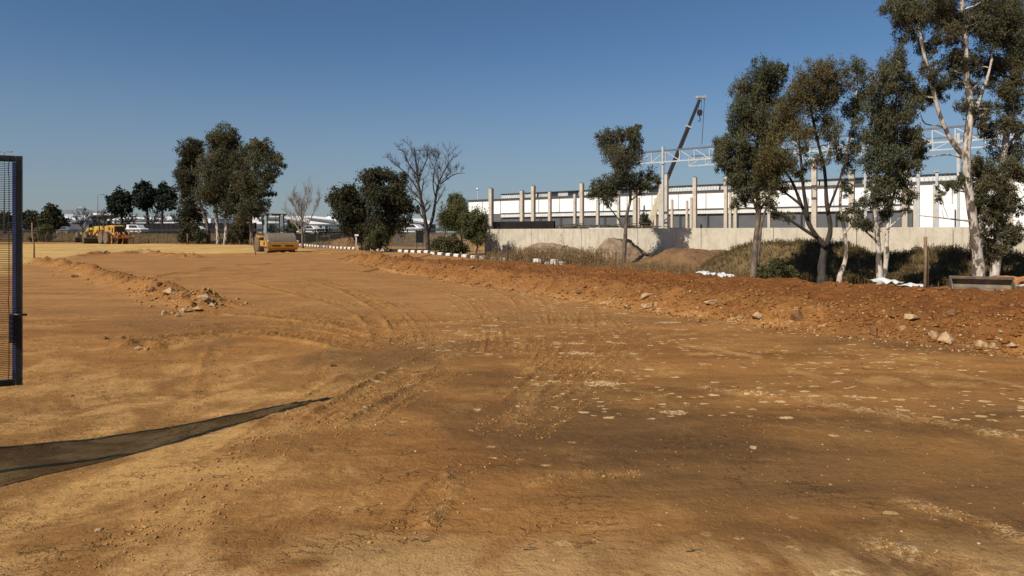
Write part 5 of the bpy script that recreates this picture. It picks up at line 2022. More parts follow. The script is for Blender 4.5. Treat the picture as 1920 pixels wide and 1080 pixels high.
# ------------------------------------------------------------------ white plastic sheets
def sheet(label, px, py, wpx, hpx, depth, seed):
    lr = random.Random(seed)
    c = P(px, py, depth)
    W = wpx / FPX * depth
    n, m = 16, 8
    V, F = [], []
    for j in range(m):
        for i in range(n):
            u, v = i / (n - 1) - .5, j / (m - 1)
            z = mnoise.noise(Vector((u * 5 + seed, v * 3, 0))) * .07 + .08 * (1 - abs(u) * 1.6) * math.sin(v * 3.0)
            V.append((c.x + u * W + .05 * mnoise.noise(Vector((u * 9, v * 7, seed))), c.y + (v - .5) * .8, c.z - hpx / FPX * depth * .5 + max(z, -.04) + .05))
    for j in range(m - 1):
        for i in range(n - 1):
            a = j * n + i
            F.append((a, a + 1, a + n + 1, a + n))
    mb = MB()
    mb.add(V, F)
    o = mb.build('plastic_sheet', M['plastic'], org=(c.x, c.y, c.z))
    o.location = c
    tag(o, label, 'plastic sheet', "scraps of white plastic behind the soil bank")


sheet('white plastic sheet at the foot of the twin white gum trunks', 1658, 527, 44, 9, 16.4, 1)
sheet('white plastic sheet left of the tall wooden stake', 1718, 538, 36, 8, 15.6, 2)
sheet('flat white plastic scrap right of the lone gum, left one of two', 1322, 514, 26, 4, 20.4, 3)
sheet('small white plastic scrap left of the straight grey trunk, right one of two', 1357, 517, 22, 5, 19.8, 4)

# ------------------------------------------------------------------ stakes
def stake(label, pts, depth, r, name='wooden_stake', second=None, cat='stake'):
    W = [P(a, b, depth) for a, b in pts]
    z = th(W[-1].x, W[-1].y)
    t = thing(name, label, cat, (W[-1].x, W[-1].y, z))
    W[-1].z = min(W[-1].z, z) - .1
    mb = MB()
    mb.tube(W, [r * random.uniform(.85, 1.15) for _ in W], 7)
    mb.build('pole', M['wood'], t, tuple(t.location), smooth=True)
    if second:
        W = [P(a, b, depth + .05) for a, b in second]
        W[-1].z -= .1
        mb = MB()
        mb.tube(W, r * .7, 6)
        mb.build('side_pole', M['wood'], t, tuple(t.location), smooth=True)
    return t


stake('tall reddish wooden stake with a second pole tied to it, left of the loader bucket', [(1735, 444), (1736, 490), (1734, 547)], 15.0, .035, second=[(1739, 470), (1739, 547)])
stake('thin crooked stick standing in the straw coloured ground right of the gate', [(60, 417), (61, 440), (64, 462), (64, 483)], 43, .05)
stake('thin reddish stick in front of the left tyre of the roller', [(473, 447), (476, 462), (480, 478)], 48.5, .035)
stake('grey fence stake standing behind the straw coloured ground near the gum clump', [(351, 438), (352, 460)], 86, .06)
stake('thin upright stick beside the trunk of the lone gum tree', [(1167, 451), (1166, 505)], 34, .02)
t = stake('white post with a small lamp behind the striped kerb near the shrub', [(668, 440), (668, 472)], 60, .05, 'marker_post', cat='post')
for ch in t.children:
    ch.data.materials.clear()
    ch.data.materials.append(M['plastic'])
mb = MB()
pp = P(669, 441, 60)
mb.box(pp, (.34, .2, .16))
mb.build('lamp_head', M['plastic'], t, tuple(t.location))
mb = MB()
pp = P(671, 466, 60)
mb.box(pp, (.14, .1, .55))
mb.build('yellow_tag', M['lemon'], t, tuple(t.location))

# ------------------------------------------------------------------ field fence in front of the highway bank
fence = thing('field_fence', 'low wire fence with dark posts at the foot of the highway bank', 'fence', (-53, 97, 0))
forg = tuple(fence.location)
fl = [(-112, 125), (-80, 110), (-53, 97.2), (-22, 82.2), (-6, 74.5)]
posts = []
for i in range(len(fl) - 1):
    a, b = np.array(fl[i]), np.array(fl[i + 1])
    L = np.hypot(*(b - a))
    n = int(L / 1.9)
    for k in range(n):
        posts.append(a + (b - a) * k / n)
FH = 1.25
for k, p in enumerate(posts[::1][:100]):
    z = th(p[0], p[1])
    mb = MB()
    mb.box((p[0], p[1], z + FH / 2), (.07, .07, FH + .1))
    mb.build('post', M['dusty_dark'], fence, forg)
mb = MB()
for q in range(9):
    h_ = .12 + q * (FH - .15) / 8
    W = [(p[0], p[1], th(p[0], p[1]) + h_) for p in posts[::3]]
    mb.tube(W, .012, 3, cap=False)
mb.build('wires', M['dusty_dark'], fence, forg)
mb = MB()
for i in range(len(posts) - 1):
    for k in range(5):
        p = posts[i] + (posts[i + 1] - posts[i]) * (k + .5) / 5
        z = th(p[0], p[1]) if k == 0 else z
        mb.box((p[0], p[1], z + FH / 2), (.016, .016, FH))
mb.build('wire_mesh', M['dusty_dark'], fence, forg)
M['steel_dull2'] = simple('dull palisade steel', (.14, .135, .125), .7, .2)
# second fence behind the evergreen
f2 = thing('palisade_fence', 'pale palisade fence section between the evergreen and the bare tree', 'fence', (-8.5, 72, 0))
mb = MB()
for k in range(52):
    x = -12.8 + k * .16
    mb.box((x, 74.5 - k * .03, .85), (.055, .03, 1.6))
mb.build('pales', M['steel_dull2'], f2, (-8.5, 72, 0))
mb = MB()
for z in (.4, 1.35):
    mb.beam((-12.8, 74.53, z), (-4.5, 72.97, z), .05)
mb.build('rails', M['steel_dull2'], f2, (-8.5, 72, 0))

# ------------------------------------------------------------------ highway
mb = MB()
LD = Vector((31, -15, 0)).normalized()
LN = Vector((15, 31, 0)).normalized()
B0 = Vector((-53, 99, 0))


def hw(s, d, z):
    p = B0 + LD * s + LN * d
    return Vector((p.x, p.y, z))


def hws(px, d):
    """position along the highway for a photo column"""
    u = (px - 960) / FPX
    o = B0 + LN * d
    return (u * o.y - o.x) / (LD.x - u * LD.y)



rd = MB()
rd.quad(hw(-400, 11.5, 1.345), hw(400, 11.5, 1.345), hw(400, 24, 1.345), hw(-400, 24, 1.345))
o = rd.build('highway', M['asphalt'])
o["kind"] = "structure"
ln = MB()
for d_ in (11.9, 23.6):
    ln.quad(hw(-400, d_, 1.352), hw(400, d_, 1.352), hw(400, d_ + .12, 1.352), hw(-400, d_ + .12, 1.352))
for k in range(-60, 60):
    ln.quad(hw(k * 6, 17.6, 1.352), hw(k * 6 + 2, 17.6, 1.352), hw(k * 6 + 2, 17.75, 1.352), hw(k * 6, 17.75, 1.352))
o = ln.build('road_marking', M['white_paint'])
o["kind"] = "structure"
gr_ = thing('guard_rail', 'dark steel guard rail along the near side of the highway', 'guard rail', tuple(hw(0, 10.6, 1.3)))
gorg = tuple(gr_.location)
mb = MB()
for (z, dd) in ((1.85, 0), (1.97, -.05), (2.10, 0)):
    mb.beam(hw(-90, 10.6 + dd, z), hw(75, 10.6 + dd, z), .04, .10)
mb.build('beam', M['rail'], gr_, gorg)
for k in range(-45, 38):
    mb = MB()
    p = hw(k * 2, 10.75, 1.65)
    mb.box(p, (.1, .14, .9), math.atan2(LD.y, LD.x))
    mb.build('post', M['rail'], gr_, gorg)
# boundary wall with its shaded side put into the colour, beyond the road
mb = MB()
a, b = hw(-60, 30, 0), hw(hws(478, 30), 30, 0)
c = (a + b) / 2
t = thing('shaded_boundary_wall', 'long boundary wall with shade painted in, on the far side of the highway', 'wall', (c.x, c.y, 1.3))
mb.box((c.x, c.y, 2.2), ((b - a).length, .3, 2.35), math.atan2(LD.y, LD.x))
mb.build('wall_face', M['shade_dark_wall'], t, tuple(t.location))
mb = MB()
for k in range(34):
    p = a.lerp(b, k / 33)
    mb.box((p.x, p.y, 2.24), (.4, .44, 2.5), math.atan2(LD.y, LD.x))
mb.build('pilasters', M['shade_dark_wall'], t, tuple(t.location))


# ------------------------------------------------------------------ vehicles on the highway
def car(label, s, d, paint, kind, group, flip=False):
    p = hw(s, d, 1.35)
    t = thing('car' if kind != 'van' else 'van', label, 'car' if kind != 'van' else 'van', tuple(p), math.atan2(LD.y, LD.x) + (math.pi if flip else 0), group)
    if kind == 'sedan':
        body = [(-2.2, .30), (2.25, .30), (2.28, .55), (2.1, .74), (1.1, .88), (-1.55, .95), (-2.2, .9)]
        cab = [(1.15, .87), (.45, 1.38), (-.85, 1.42), (-1.65, .95)]
        win = [(.98, .92), (.40, 1.32), (-.80, 1.36), (-1.35, .98)]
    else:
        body = [(-2.3, .32), (2.3, .32), (2.32, .8), (1.9, 1.02), (1.2, 1.1), (-2.3, 1.1)]
        cab = [(1.25, 1.09), (.7, 1.72), (-2.2, 1.76), (-2.3, 1.09)]
        win = [(1.05, 1.13), (.62, 1.62), (-1.5, 1.65), (-1.5, 1.13)]
    mb = MB()
    mb.prism(body, -.85, .85)
    mb.prism([(x, z - .01) for x, z in cab], -.72, .72)
    mb.build('body', paint, t, bevel=.06)
    mb = MB()
    mb.prism(win, -.735, .735)
    mb.prism([(x + .10 * (1 if x > 0 else 0), z) for x, z in [(1.0, cab[0][1] + .05), (.52, cab[1][1] - .04), (.40, cab[1][1] - .04), (.5, cab[0][1] + .05)]], -.6, .6)
    mb.build('windows', M['dark_glass'], t)
    for x in (-1.4, 1.45):
        for y in (-.78, .78):
            mb = MB()
            mb.lathe((x, y, .32), [(-.1, .2), (-.1, .31), (.1, .31), (.1, .2)], 'y', 16)
            w = mb.build('wheel', M['tyre_black'] if 'tyre_black' in M else M['tyre'], t)
            mb = MB()
            mb.lathe((x, y, .32), [(-.115, .18), (.115, .18)], 'y', 12)
            mb.build('rim', M['rim'], w)
    for y in (-.6, .6):
        mb = MB()
        mb.box((2.24, y, .62), (.1, .3, .14))
        mb.build('headlight', M['plastic'], t)


CG = "vehicles on the highway"
car('silver saloon car on the highway right of the conical dark tree', hws(125, 14.5), 14.5, M['silver'], 'sedan', CG, True)
car('white van with dark windows on the highway right of the graders', hws(258, 20), 20, M['white_car'], 'van', CG, False)
car('small white car on the highway seen left of the gum clump trunks', hws(367, 20), 20, M['white_car'], 'sedan', CG, True)
car('white car on the highway in front of the grey warehouse, behind the small bare tree', hws(582, 22), 22, M['white_car'], 'sedan', CG, True)
car('white car low behind the guard rail between the evergreen and the bare tree', hws(772, 14.5), 14.5, M['white_car'], 'sedan', CG, True)

# ------------------------------------------------------------------ distant warehouses
def far_building(label, depth, polys, name='warehouse', cat='warehouse'):
    """polys: (part name, material, photo polygon, extra depth, thickness)"""
    x0 = min(q[0] for _, _, pl, _, _ in polys for q in pl)
    x1 = max(q[0] for _, _, pl, _, _ in polys for q in pl)
    c = P((x0 + x1) / 2, 436, depth)
    t = thing(name, label, cat, (c.x, c.y, 1.3))
    for nm, mat, pl, ed, th_ in polys:
        W = [P(a, b, depth + ed) for a, b in pl]
        n = len(W)
        vs = [tuple(w) for w in W] + [(w.x, w.y + th_, w.z) for w in W]
        fs = [tuple(range(n)), tuple(reversed(range(n, 2 * n)))] + [(i, i + n, (i + 1) % n + n, (i + 1) % n) for i in range(n)]
        mb = MB()
        mb.add(vs, fs)
        mb.build(nm, mat, t, tuple(t.location))
    return t


W_, D_, Gm = M['roof_white'], M['far_wall'], M['roof_grey']
fb = far_building('distant grey warehouse with stepped white roofs and a dark sign board', 172, [
    ('wall', D_, [(468, 420), (792, 420), (792, 440), (468, 440)], 0, 30),
    ('roof', W_, [(466, 420.2), (470, 404), (536, 406.5), (560, 405), (584, 404.8), (632, 411.5), (640, 420.2)], .4, 22),
    ('clerestory', Gm, [(482, 409.5), (528, 408.5), (572, 415.5), (572, 417.5), (482, 411.5)], -.1, .4),
    ('clerestory', Gm, [(576, 407.5), (626, 413), (629, 417.6), (576, 409.5)], -.1, .4),
    ('roof', W_, [(600, 412), (616, 405.5), (650, 407.5), (668, 411), (668, 420.2), (600, 420.2)], 2.5, 22),
    ('clerestory', Gm, [(620, 407.5), (640, 409), (640, 411), (620, 410)], 2.0, .4),
    ('roof', W_, [(745, 420.2), (752, 408), (800, 410.5), (812, 420.2)], 2.5, 22),
    ('clerestory', Gm, [(764, 412), (800, 417.5), (800, 419.5), (764, 413.5)], 1.8, .4),
])
# the sign
sg = thing('sign_board', 'dark rectangular sign with a large letter R on the distant grey warehouse wall', 'sign', tuple(P(629, 428, 171.6)))
sorg = tuple(sg.location)
a, b = P(599, 423, 171.7), P(659, 435.2, 171.7)
mb = MB()
mb.box(((a.x + b.x) / 2, 171.75, (a.z + b.z) / 2), (b.x - a.x, .12, a.z - b.z))
mb.build('board', M['sign_dark'], sg, sorg)


def text(body, px, py, hpx, depth, mat, parent, name='lettering', bold=0.0):
    cu = bpy.data.curves.new('txt', 'FONT')
    cu.body = body
    cu.size = hpx / FPX * depth * 1.38
    cu.extrude = .02
    cu.offset = bold
    ob = bpy.data.objects.new('txt', cu)
    link(ob)
    dg = bpy.context.evaluated_depsgraph_get()
    me = bpy.data.meshes.new_from_object(ob.evaluated_get(dg))
    bpy.data.objects.remove(ob)
    me.materials.clear()
    me.materials.append(mat)
    o = bpy.data.objects.new(name, me)
    link(o, parent)
    p = P(px, py, depth)
    o.location = p - Vector(parent.location)
    o.rotation_euler = (R(90), 0, 0)
    return o


text("R", 603.3, 433.7, 9.4, 171.6, M['sign_light'], sg, 'letter_r', .06)
text("INDUSTRIAL", 618.3, 427.2, 2.3, 171.6, M['sign_light'], sg)
text("PROPERTY", 618.3, 430.6, 2.6, 171.6, M['sign_light'], sg)
text("INVESTMENT", 618.3, 434.0, 2.3, 171.6, M['sign_light'], sg)
mb = MB()
q1, q2, q3 = P(617, 425, 171.6), P(615, 429, 171.6), P(617, 433, 171.6)
mb.tube([q1, q2, q3], .09, 4)
mb.build('bracket_mark', M['sign_light'], sg, sorg)

far_building('white roofed building left of the tall street lamp, below the hill', 230, [
    ('wall', D_, [(100, 418), (170, 418), (170, 436), (100, 436)], 0, 20),
    ('roof', W_, [(100, 418), (104, 403), (112, 401), (128, 407), (145, 412), (150, 418)], -.2, 20),
    ('gable_shade', Gm, [(112, 406), (128, 409.5), (146, 415), (140, 417), (122, 413), (112, 409)], -.6, .3),
])
far_building('arched white roof behind the leafless bushes under the hill', 240, [
    ('wall', D_, [(145, 412), (205, 412), (205, 436), (145, 436)], 0, 20),
    ('roof', W_, [(142, 411), (160, 404), (175, 399.5), (190, 399.5), (206, 403), (206, 407), (190, 402.5), (176, 402.8), (160, 408), (148, 413)], -.3, 20),
])
far_building('low white roofed building seen between the pine trunks', 200, [
    ('wall', D_, [(200, 418.5), (395, 418.5), (395, 438), (200, 438)], 0, 20),
    ('roof', W_, [(200, 418.5), (200, 411), (240, 406), (270, 409), (300, 405), (330, 409), (395, 409), (395, 418.5)], -.2, 20),
    ('clerestory', Gm, [(210, 413), (250, 409.5), (290, 411.5), (330, 411.5), (330, 413.5), (210, 415)], -.6, .3),
])
far_building('white roofed building seen through the gate mesh', 210, [
    ('wall', D_, [(-60, 418), (45, 418), (45, 436), (-60, 436)], 0, 20),
    ('roof', W_, [(-60, 418), (-60, 404), (5, 400), (38, 403), (45, 418)], -.2, 20),
])
# hill
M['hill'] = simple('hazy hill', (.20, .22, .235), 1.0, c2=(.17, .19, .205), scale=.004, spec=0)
mb = MB()
n = 60
vs = []
for j, dd in enumerate((0, 150, 500)):
    for i in range(n + 1):
        px = 20 + 260 * i / n
        prof = max(0, 1 - abs((px - 148) / 100) ** 1.7)
        y = 412 - (20 * prof + .8 * math.sin(px * .17)) * (0 if j == 0 else 1)
        vs.append(P(px, 430 if j == 0 else y, 1500 + dd))
fs = [(j * (n + 1) + i, j * (n + 1) + i + 1, (j + 1) * (n + 1) + i + 1, (j + 1) * (n + 1) + i) for j in range(2) for i in range(n)]
mb.add(vs, fs)
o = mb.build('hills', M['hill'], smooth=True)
o["kind"] = "structure"
q = P(150, 391, 1500)
t = thing('hilltop_building', 'tiny pyramid roofed building on top of the distant hill', 'building', tuple(q))
mb = MB()
mb.add([(-9, 0, 0), (9, 0, 0), (9, 12, 0), (-9, 12, 0), (0, 6, 6)], [(0, 1, 4), (1, 2, 4), (2, 3, 4), (3, 0, 4), (3, 2, 1, 0)])
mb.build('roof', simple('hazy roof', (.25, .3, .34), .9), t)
mb = MB()
mb.box((0, 6, -2), (14, 10, 4))
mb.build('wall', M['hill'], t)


# ------------------------------------------------------------------ street lamps
def lamp(label, px, ytop, depth, arms=1):
    tp = P(px, ytop, depth)
    t = thing('street_lamp', label, 'street lamp', (tp.x, tp.y, 1.3), 0, 'street lamps along the highway')
    mb = MB()
    H = tp.z - 1.3
    mb.tube([(0, 0, 0), (0, 0, H * .5), (0, 0, H)], [.11, .08, .06], 8)
    mb.build('pole', M['steel_dull'], t, smooth=True)
    for k in range(arms):
        s_ = -1 if k else 1
        mb = MB()
        mb.tube([(0, 0, H), (s_ * .4, 0, H + .12), (s_ * .7, 0, H + .15)], .05, 6)
        mb.box((s_ * .95, 0, H + .13), (.6, .3, .14))
        mb.build('lamp_head', M['steel_dull'], t, bevel=.02)


M['steel_dull'] = simple('dull lamp steel', (.17, .18, .19), .6, .3)
lamp('slim street lamp rising left of the dark pines', 183, 366, 135)
lamp('tall double armed street lamp seen above the gate', 8, 286, 112, 2)
lamp('double armed street lamp just showing over the wide evergreen tree', 644, 343, 150, 2)
lamp('white street lamp pole between the evergreen and the bare tree', 762, 405, 110)

# dark screen by the bare tree
t = thing('dark_screen', 'dark upright board left of the bare tree trunk', 'board', tuple(P(787, 452, 68)))
mb = MB()
a, b = P(780, 432, 68), P(794, 455, 68)
mb.box(((a.x + b.x) / 2, 68, (a.z + b.z) / 2), (b.x - a.x, .08, a.z - b.z))
mb.build('board', M['black_metal'], t, tuple(t.location))
mb = MB()
for x in (a.x + .06, b.x - .06):
    mb.box((x, 68.08, a.z / 2), (.07, .07, a.z))
mb.build('support', M['dusty_dark'], t, tuple(t.location))


# ------------------------------------------------------------------ wheels
def add_wheel(parent, x, y, r, w, n=18, lug=True, steer=0.0):
    mb = MB()
    mb.lathe((0, 0, 0), [(-w / 2, r * .62), (-w / 2, r * .88), (-w * .40, r * .97), (0, r), (w * .40, r * .97), (w / 2, r * .88), (w / 2, r * .62)], 'y', 28)
    if lug:
        for k in range(n):
            a = 2 * math.pi * k / n
            for s_ in (-1, 1):
                aa = a + (0 if s_ > 0 else math.pi / n)
                c = Vector((math.cos(aa) * r * 1.0, s_ * w * .25, math.sin(aa) * r * 1.0))
                mb.box(c, (r * .09, w * .5, r * .09), s_ * .0, -aa, 0)
    o = mb.build('wheel', M['tyre'], parent, smooth=False)
    o.location = (x, y, r)
    o.rotation_euler = (0, 0, steer)
    mb = MB()
    mb.lathe((0, 0, 0), [(-w * .44, r * .30), (-w * .30, r * .58), (-w * .49, r * .62), (w * .49, r * .62), (w * .30, r * .58), (w * .44, r * .30)], 'y', 20)
    mb.build('rim', M['rim'], o)
    return o


# ------------------------------------------------------------------ road roller
rx_, ry_ = G(527, 473.5)
roll = thing('road_roller', 'yellow single drum road roller with a black cab parked on the graded ground', 'road roller', (rx_ - 1.0, ry_ + 1.4, th(rx_, ry_)), R(-56))
# local: +x forward (towards the viewer), y left/right
mb = MB()
mb.lathe((1.55, 0, .78), [(-1.07, .70), (-1.07, .78), (1.07, .78), (1.07, .70), (1.0, .66), (1.0, .2)], 'y', 48)
mb.build('drum', M['drum'], roll, smooth=False)
dr = [c for c in roll.children][-1]
mb = MB()
for s_ in (-1, 1):
    mb.box((1.3, s_ * 1.20, .72), (1.9, .10, .44))
    mb.box((1.55, s_ * 1.24, .78), (.42, .10, .30))
mb.box((2.46, 0, .62), (.16, 2.5, .42))
mb.box((2.44, 0, .34), (.10, 2.3, .26), 0, .55)
mb.box((.42, 0, .78), (.2, 2.44, .40))
mb.build('drum_frame', M['yellow'], roll, bevel=.02)
for y in (-.55, .45):
    MB().box((2.545, y, .56), (.02, .66, .09)).build('frame_slot', M['black_metal'], roll)
for s_ in (-1, 1):
    MB().box((1.75, s_ * 1.265, .74), (.16, .07, .24)).build('frame_slot', M['black_metal'], roll)
for s_ in (-1, 1):
    MB().box((2.5, s_ * 1.15, .93), (.1, .12, .14)).build('marker_lamp', M['plastic'], roll)
add_wheel(roll, -1.45, .82, .76, .55)
add_wheel(roll, -1.45, -.82, .76, .55)
mb = MB()
mb.prism([(-3.1, .75), (-.55, .75), (-.45, 1.3), (-.75, 1.45), (-2.6, 1.62), (-3.15, 1.45)], -.62, .62)
mb.box((-.1, 0, .8), (1.0, .6, .45))
mb.build('engine_body', M['yellow'], roll, bevel=.05)
for s_ in (-1, 1):
    MB().box((-.55, s_ * .95, 1.25), (.9, .5, .1), 0, .15).build('mudguard', M['yellow'], roll, bevel=.02)
cabp = MB()
for x in (.30, -1.05):
    for y in (-.68, .68):
        cabp.beam((x, y, 1.3), (x - .05 * (x > 0), y * .96, 3.0), .09)
cabp.box((-.4, 0, 1.35), (1.5, 1.5, .14))
cabp.box((.30, 0, 1.75), (.05, 1.35, .05))
cabp.beam((.3, .08, 1.4), (.27, .0, 3.0), .04)
cab = cabp.build('cab_frame', M['cab_black'], roll, bevel=.01)
mb = MB()
mb.box((-.4, 0, 3.07), (1.75, 1.7, .15))
mb.build('cab_roof', M['cab_black'], cab, bevel=.04)
gm, gnt, gb = new_mat('cab glass')
gb.inputs['Base Color'].default_value = (.55, .62, .58, 1)
gb.inputs['Transmission Weight'].default_value = .9
gb.inputs['Roughness'].default_value = .05
gb.inputs['IOR'].default_value = 1.05
mb = MB()
mb.quad((.30, -.64, 1.42), (.30, .64, 1.42), (.26, .62, 2.98), (.26, -.62, 2.98))
for s_ in (-1, 1):
    mb.quad((.26, s_ * .67, 1.42), (-1.0, s_ * .67, 1.42), (-1.0, s_ * .65, 2.98), (.22, s_ * .65, 2.98))
mb.build('cab_glass', gm, cab, fix=False)
mb = MB()
mb.box((-.6, 0, 1.62), (.5, .5, .14))
mb.box((-.83, 0, 1.98), (.12, .48, .65))
mb.tube([(-.0, 0, 1.45), (-.12, 0, 1.95)], .04, 6)
mb.lathe((-.14, 0, 1.97), [(-.02, .19), (.02, .19)], 'x', 14)
mb.build('seat', M['cab_black'], roll, bevel=.02)
for s_ in (-1, 1):
    mb = MB()
    mb.beam((.3, s_ * .7, 2.6), (.42, s_ * 1.0, 2.6), .03)
    mb.box((.42, s_ * 1.02, 2.42), (.05, .2, .42))
    mb.build('mirror', M['cab_black'], roll)
for y in (-.45, .45):
    MB().tube([(.42, y, 3.0), (.55, y, 3.0)], .08, 8).build('work_lamp', M['plastic'], roll)


# ------------------------------------------------------------------ motor graders
def grader(label, px, py, yaw, paint, ripper=True, depth=None):
    if depth is None:
        x, y = G(px, py)
    else:
        y = depth
        x = (px - 960) / FPX * depth
    g = thing('motor_grader', label, 'motor grader', (x, y, th(x, y)), yaw, 'motor graders at the far side of the ground')
    g.scale = (1.12, 1.12, 1.2)
    for s_ in (-1, 1):
        add_wheel(g, -2.3, s_ * 1.0, .68, .42)
        add_wheel(g, -.75, s_ * 1.0, .68, .42)
        add_wheel(g, 4.2, s_ * 1.0, .68, .40)
    mb = MB()
    mb.prism([(-3.3, 1.0), (-.5, 1.0), (-.5, 2.02), (-2.6, 2.10), (-3.3, 1.95)], -.62, .62)
    mb.build('engine_cover', paint, g, bevel=.05)
    mb = MB()
    mb.box((-3.33, 0, 1.5), (.08, 1.02, .95))
    for k in range(7):
        mb.box((-3.38, 0, 1.1 + k * .13), (.03, .95, .05))
    mb.build('radiator_grille', M['cab_black'], g)
    mb = MB()
    mb.beam((-.4, 0, 1.25), (1.4, 0, 1.75), .5, .4)
    mb.beam((1.4, 0, 1.75), (3.0, 0, 1.7), .36, .34)
    mb.beam((3.0, 0, 1.7), (4.3, 0, 1.05), .34, .32)
    mb.box((4.25, 0, .85), (.3, 1.7, .28))
    mb.box((4.7, 0, 1.0), (.5, .9, .5))
    mb.build('main_frame', paint, g, bevel=.03)
    for s_ in (-1, 1):
        MB().beam((-3.1, s_ * .72, .75), (.0, s_ * .72, .75), .22, .4).build('tandem_case', M['dusty_dark'], g, bevel=.02)
    MB().box((-1.6, 0, .85), (3.2, 1.2, .3)).build('rear_frame', M['dusty_dark'], g, bevel=.02)
    mb = MB()
    n = 8
    vs = []
    for s_ in (-1.9, 1.9):
        for k in range(n):
            a = -1.0 + 2.0 * k / (n - 1)
            vs.append((1.6 - .45 * math.cos(a) + .45 + .12, s_, .38 + .36 * math.sin(a)))
    fs = [(k, k + 1, n + k + 1, n + k) for k in range(n - 1)]
    mb.add(vs, fs)
    bl = mb.build('blade', M['dusty_dark'], g)
    bl.rotation_euler = (0, 0, .25)
    bl.modifiers.new('solid', 'SOLIDIFY').thickness = .05
    mb = MB()
    mb.lathe((1.6, 0, .95), [(-.06, .75), (.06, .75), (.06, .6), (-.06, .6)], 'z', 24)
    mb.beam((1.6, .4, 1.0), (3.6, 0, 1.1), .14)
    mb.beam((1.6, -.4, 1.0), (3.6, 0, 1.1), .14)
    for s_ in (-1, 1):
        mb.beam((1.5, s_ * .6, 1.0), (1.3, s_ * .5, 2.1), .09)
    mb.build('circle_drawbar', paint, g)
    mb = MB()
    for x in (.85, -.45):
        for y in (-.62, .62):
            mb.beam((x + (.12 if x > 0 else 0), y * 1.0, 1.5), (x + (.18 if x > 0 else -.05), y * 1.12, 3.1), .09)
    mb.box((.2, 0, 1.55), (1.35, 1.3, .12))
    mb.box((.2, 0, 1.85), (1.25, .08, .5))
    cf = mb.build('cab_frame', M['cab_black'], g, bevel=.01)
    mb = MB()
    mb.box((.2, 0, 3.16), (1.85, 1.85, .13))
    mb.build('canopy_roof', M['cab_black'], cf, bevel=.03)
    mb = MB()
    mb.box((0, 0, 1.95), (.5, .5, .12))
    mb.box((-.24, 0, 2.3), (.12, .48, .65))
    mb.tube([(.75, 0, 1.6), (.5, 0, 2.2)], .05, 6)
    mb.box((.62, 0, 2.0), (.3, .7, .4))
    mb.build('seat', M['cab_black'], g, bevel=.02)
    mb = MB()
    mb.tube([(-1.9, .3, 2.05), (-1.9, .3, 2.75), (-2.0, .3, 2.9)], .06, 8)
    mb.build('exhaust', M['cab_black'], g)
    MB().box((-2.0, .64, 1.72), (.5, .03, .34)).build('side_vent', M['cab_black'], g)
    MB().box((-2.9, .64, 1.55), (.35, .03, .5)).build('side_vent', M['cab_black'], g)
    if ripper:
        mb = MB()
        mb.box((-4.25, 0, .70), (.16, 2.6, .15))
        for s_ in (-1, 1):
            mb.beam((-3.3, s_ * .5, .85), (-4.2, s_ * .5, .8), .14, .2)
            mb.beam((-3.3, s_ * .3, 1.35), (-4.15, s_ * .4, .95), .12, .12)
        rp_ = mb.build('ripper_beam', M['orange'], g, bevel=.02)
        for k in range(5):
            mb = MB()
            y = -1.2 + .6 * k
            mb.prism([(-4.35, .95), (-4.2, .95), (-4.2, .35), (-4.0, .05), (-4.1, .03), (-4.35, .30)], y - .04, y + .04)
            mb.build('ripper_shank', M['orange'], rp_)
        mb = MB()
        mb.box((-3.75, 0, .95), (.12, 1.5, .3))
        for y in (-.75, -.25, .25, .75):
            mb.tube([(-3.95, y, .75), (-4.1, y, 1.15), (-3.95, y, 1.25)], .05, 8)
        mb.build('ripper_linkage', M['orange'], g)
    return g


grader('orange yellow motor grader with a rear ripper, nearer of two graders', 203, 458.0, R(141), M['yellow'], True)
grader('lemon yellow motor grader standing half hidden left behind the other one', 182, 0, R(140), M['lemon'], False, 103.5)

# ------------------------------------------------------------------ loader bucket and loader at the right edge
bx0 = P(1843, 551, 14.5)
M['bucket'] = simple('worn bucket steel', (.11, .095, .08), .7, .2, c2=(.24, .17, .10), scale=4, bump=.2)
ldb = thing('loader_bucket', 'open steel loader bucket with a whitish crusted floor lying right of the wooden stake', 'bucket', (bx0.x, bx0.y, bx0.z), R(180 + 66))
ldb.rotation_euler = (0, R(13), R(180 + 66))
ldb.scale = (.80, .80, .80)
yw = .70
prof = [(.52, -.02), (-.2, -.01), (-.36, .05), (-.44, .15), (-.42, .27), (-.32, .34)]
n = len(prof)
bk = MB()
bk.add([(x, -yw, z) for x, z in prof] + [(x, yw, z) for x, z in prof], [(k, k + 1, n + k + 1, n + k) for k in range(n - 1)])
bo = bk.build('shell', M['bucket'], ldb, fix=False)
bo.modifiers.new('solid', 'SOLIDIFY').thickness = .03
for s_ in (-1, 1):
    mb = MB()
    q = [(.50, .0), (-.2, -.01), (-.36, .05), (-.44, .15), (-.42, .27), (-.32, .34), (-.12, .30), (.2, .12)]
    mb.prism(q, s_ * yw - .015, s_ * yw + .015)
    mb.build('side_plate', M['bucket'], ldb)
MB().box((.54, 0, -.015), (.14, 1.46, .035)).build('cutting_edge', M['bucket'], ldb)
MB().box((-.31, 0, .355), (.10, 1.46, .05)).build('top_rim', M['bucket'], ldb)
mb = MB()
vs = []
for j in range(9):
    for i in range(25):
        x = -.32 + .70 * j / 8
        y = -.62 + 1.24 * i / 24
        vs.append((x, y, .02 + .05 * max(0, mnoise.noise(Vector((x * 4, y * 3, 1))) + .35) * math.sin(math.pi * min(1, (j + 1) / 9))))
mb.add(vs, [(j * 25 + i, j * 25 + i + 1, (j + 1) * 25 + i + 1, (j + 1) * 25 + i) for j in range(8) for i in range(24)])
mb.build('residue', simple('dried cement residue', (.62, .55, .44), .95, c2=(.42, .35, .25), scale=4), ldb, smooth=True)
lx0 = P(1912, 552, 14.6)
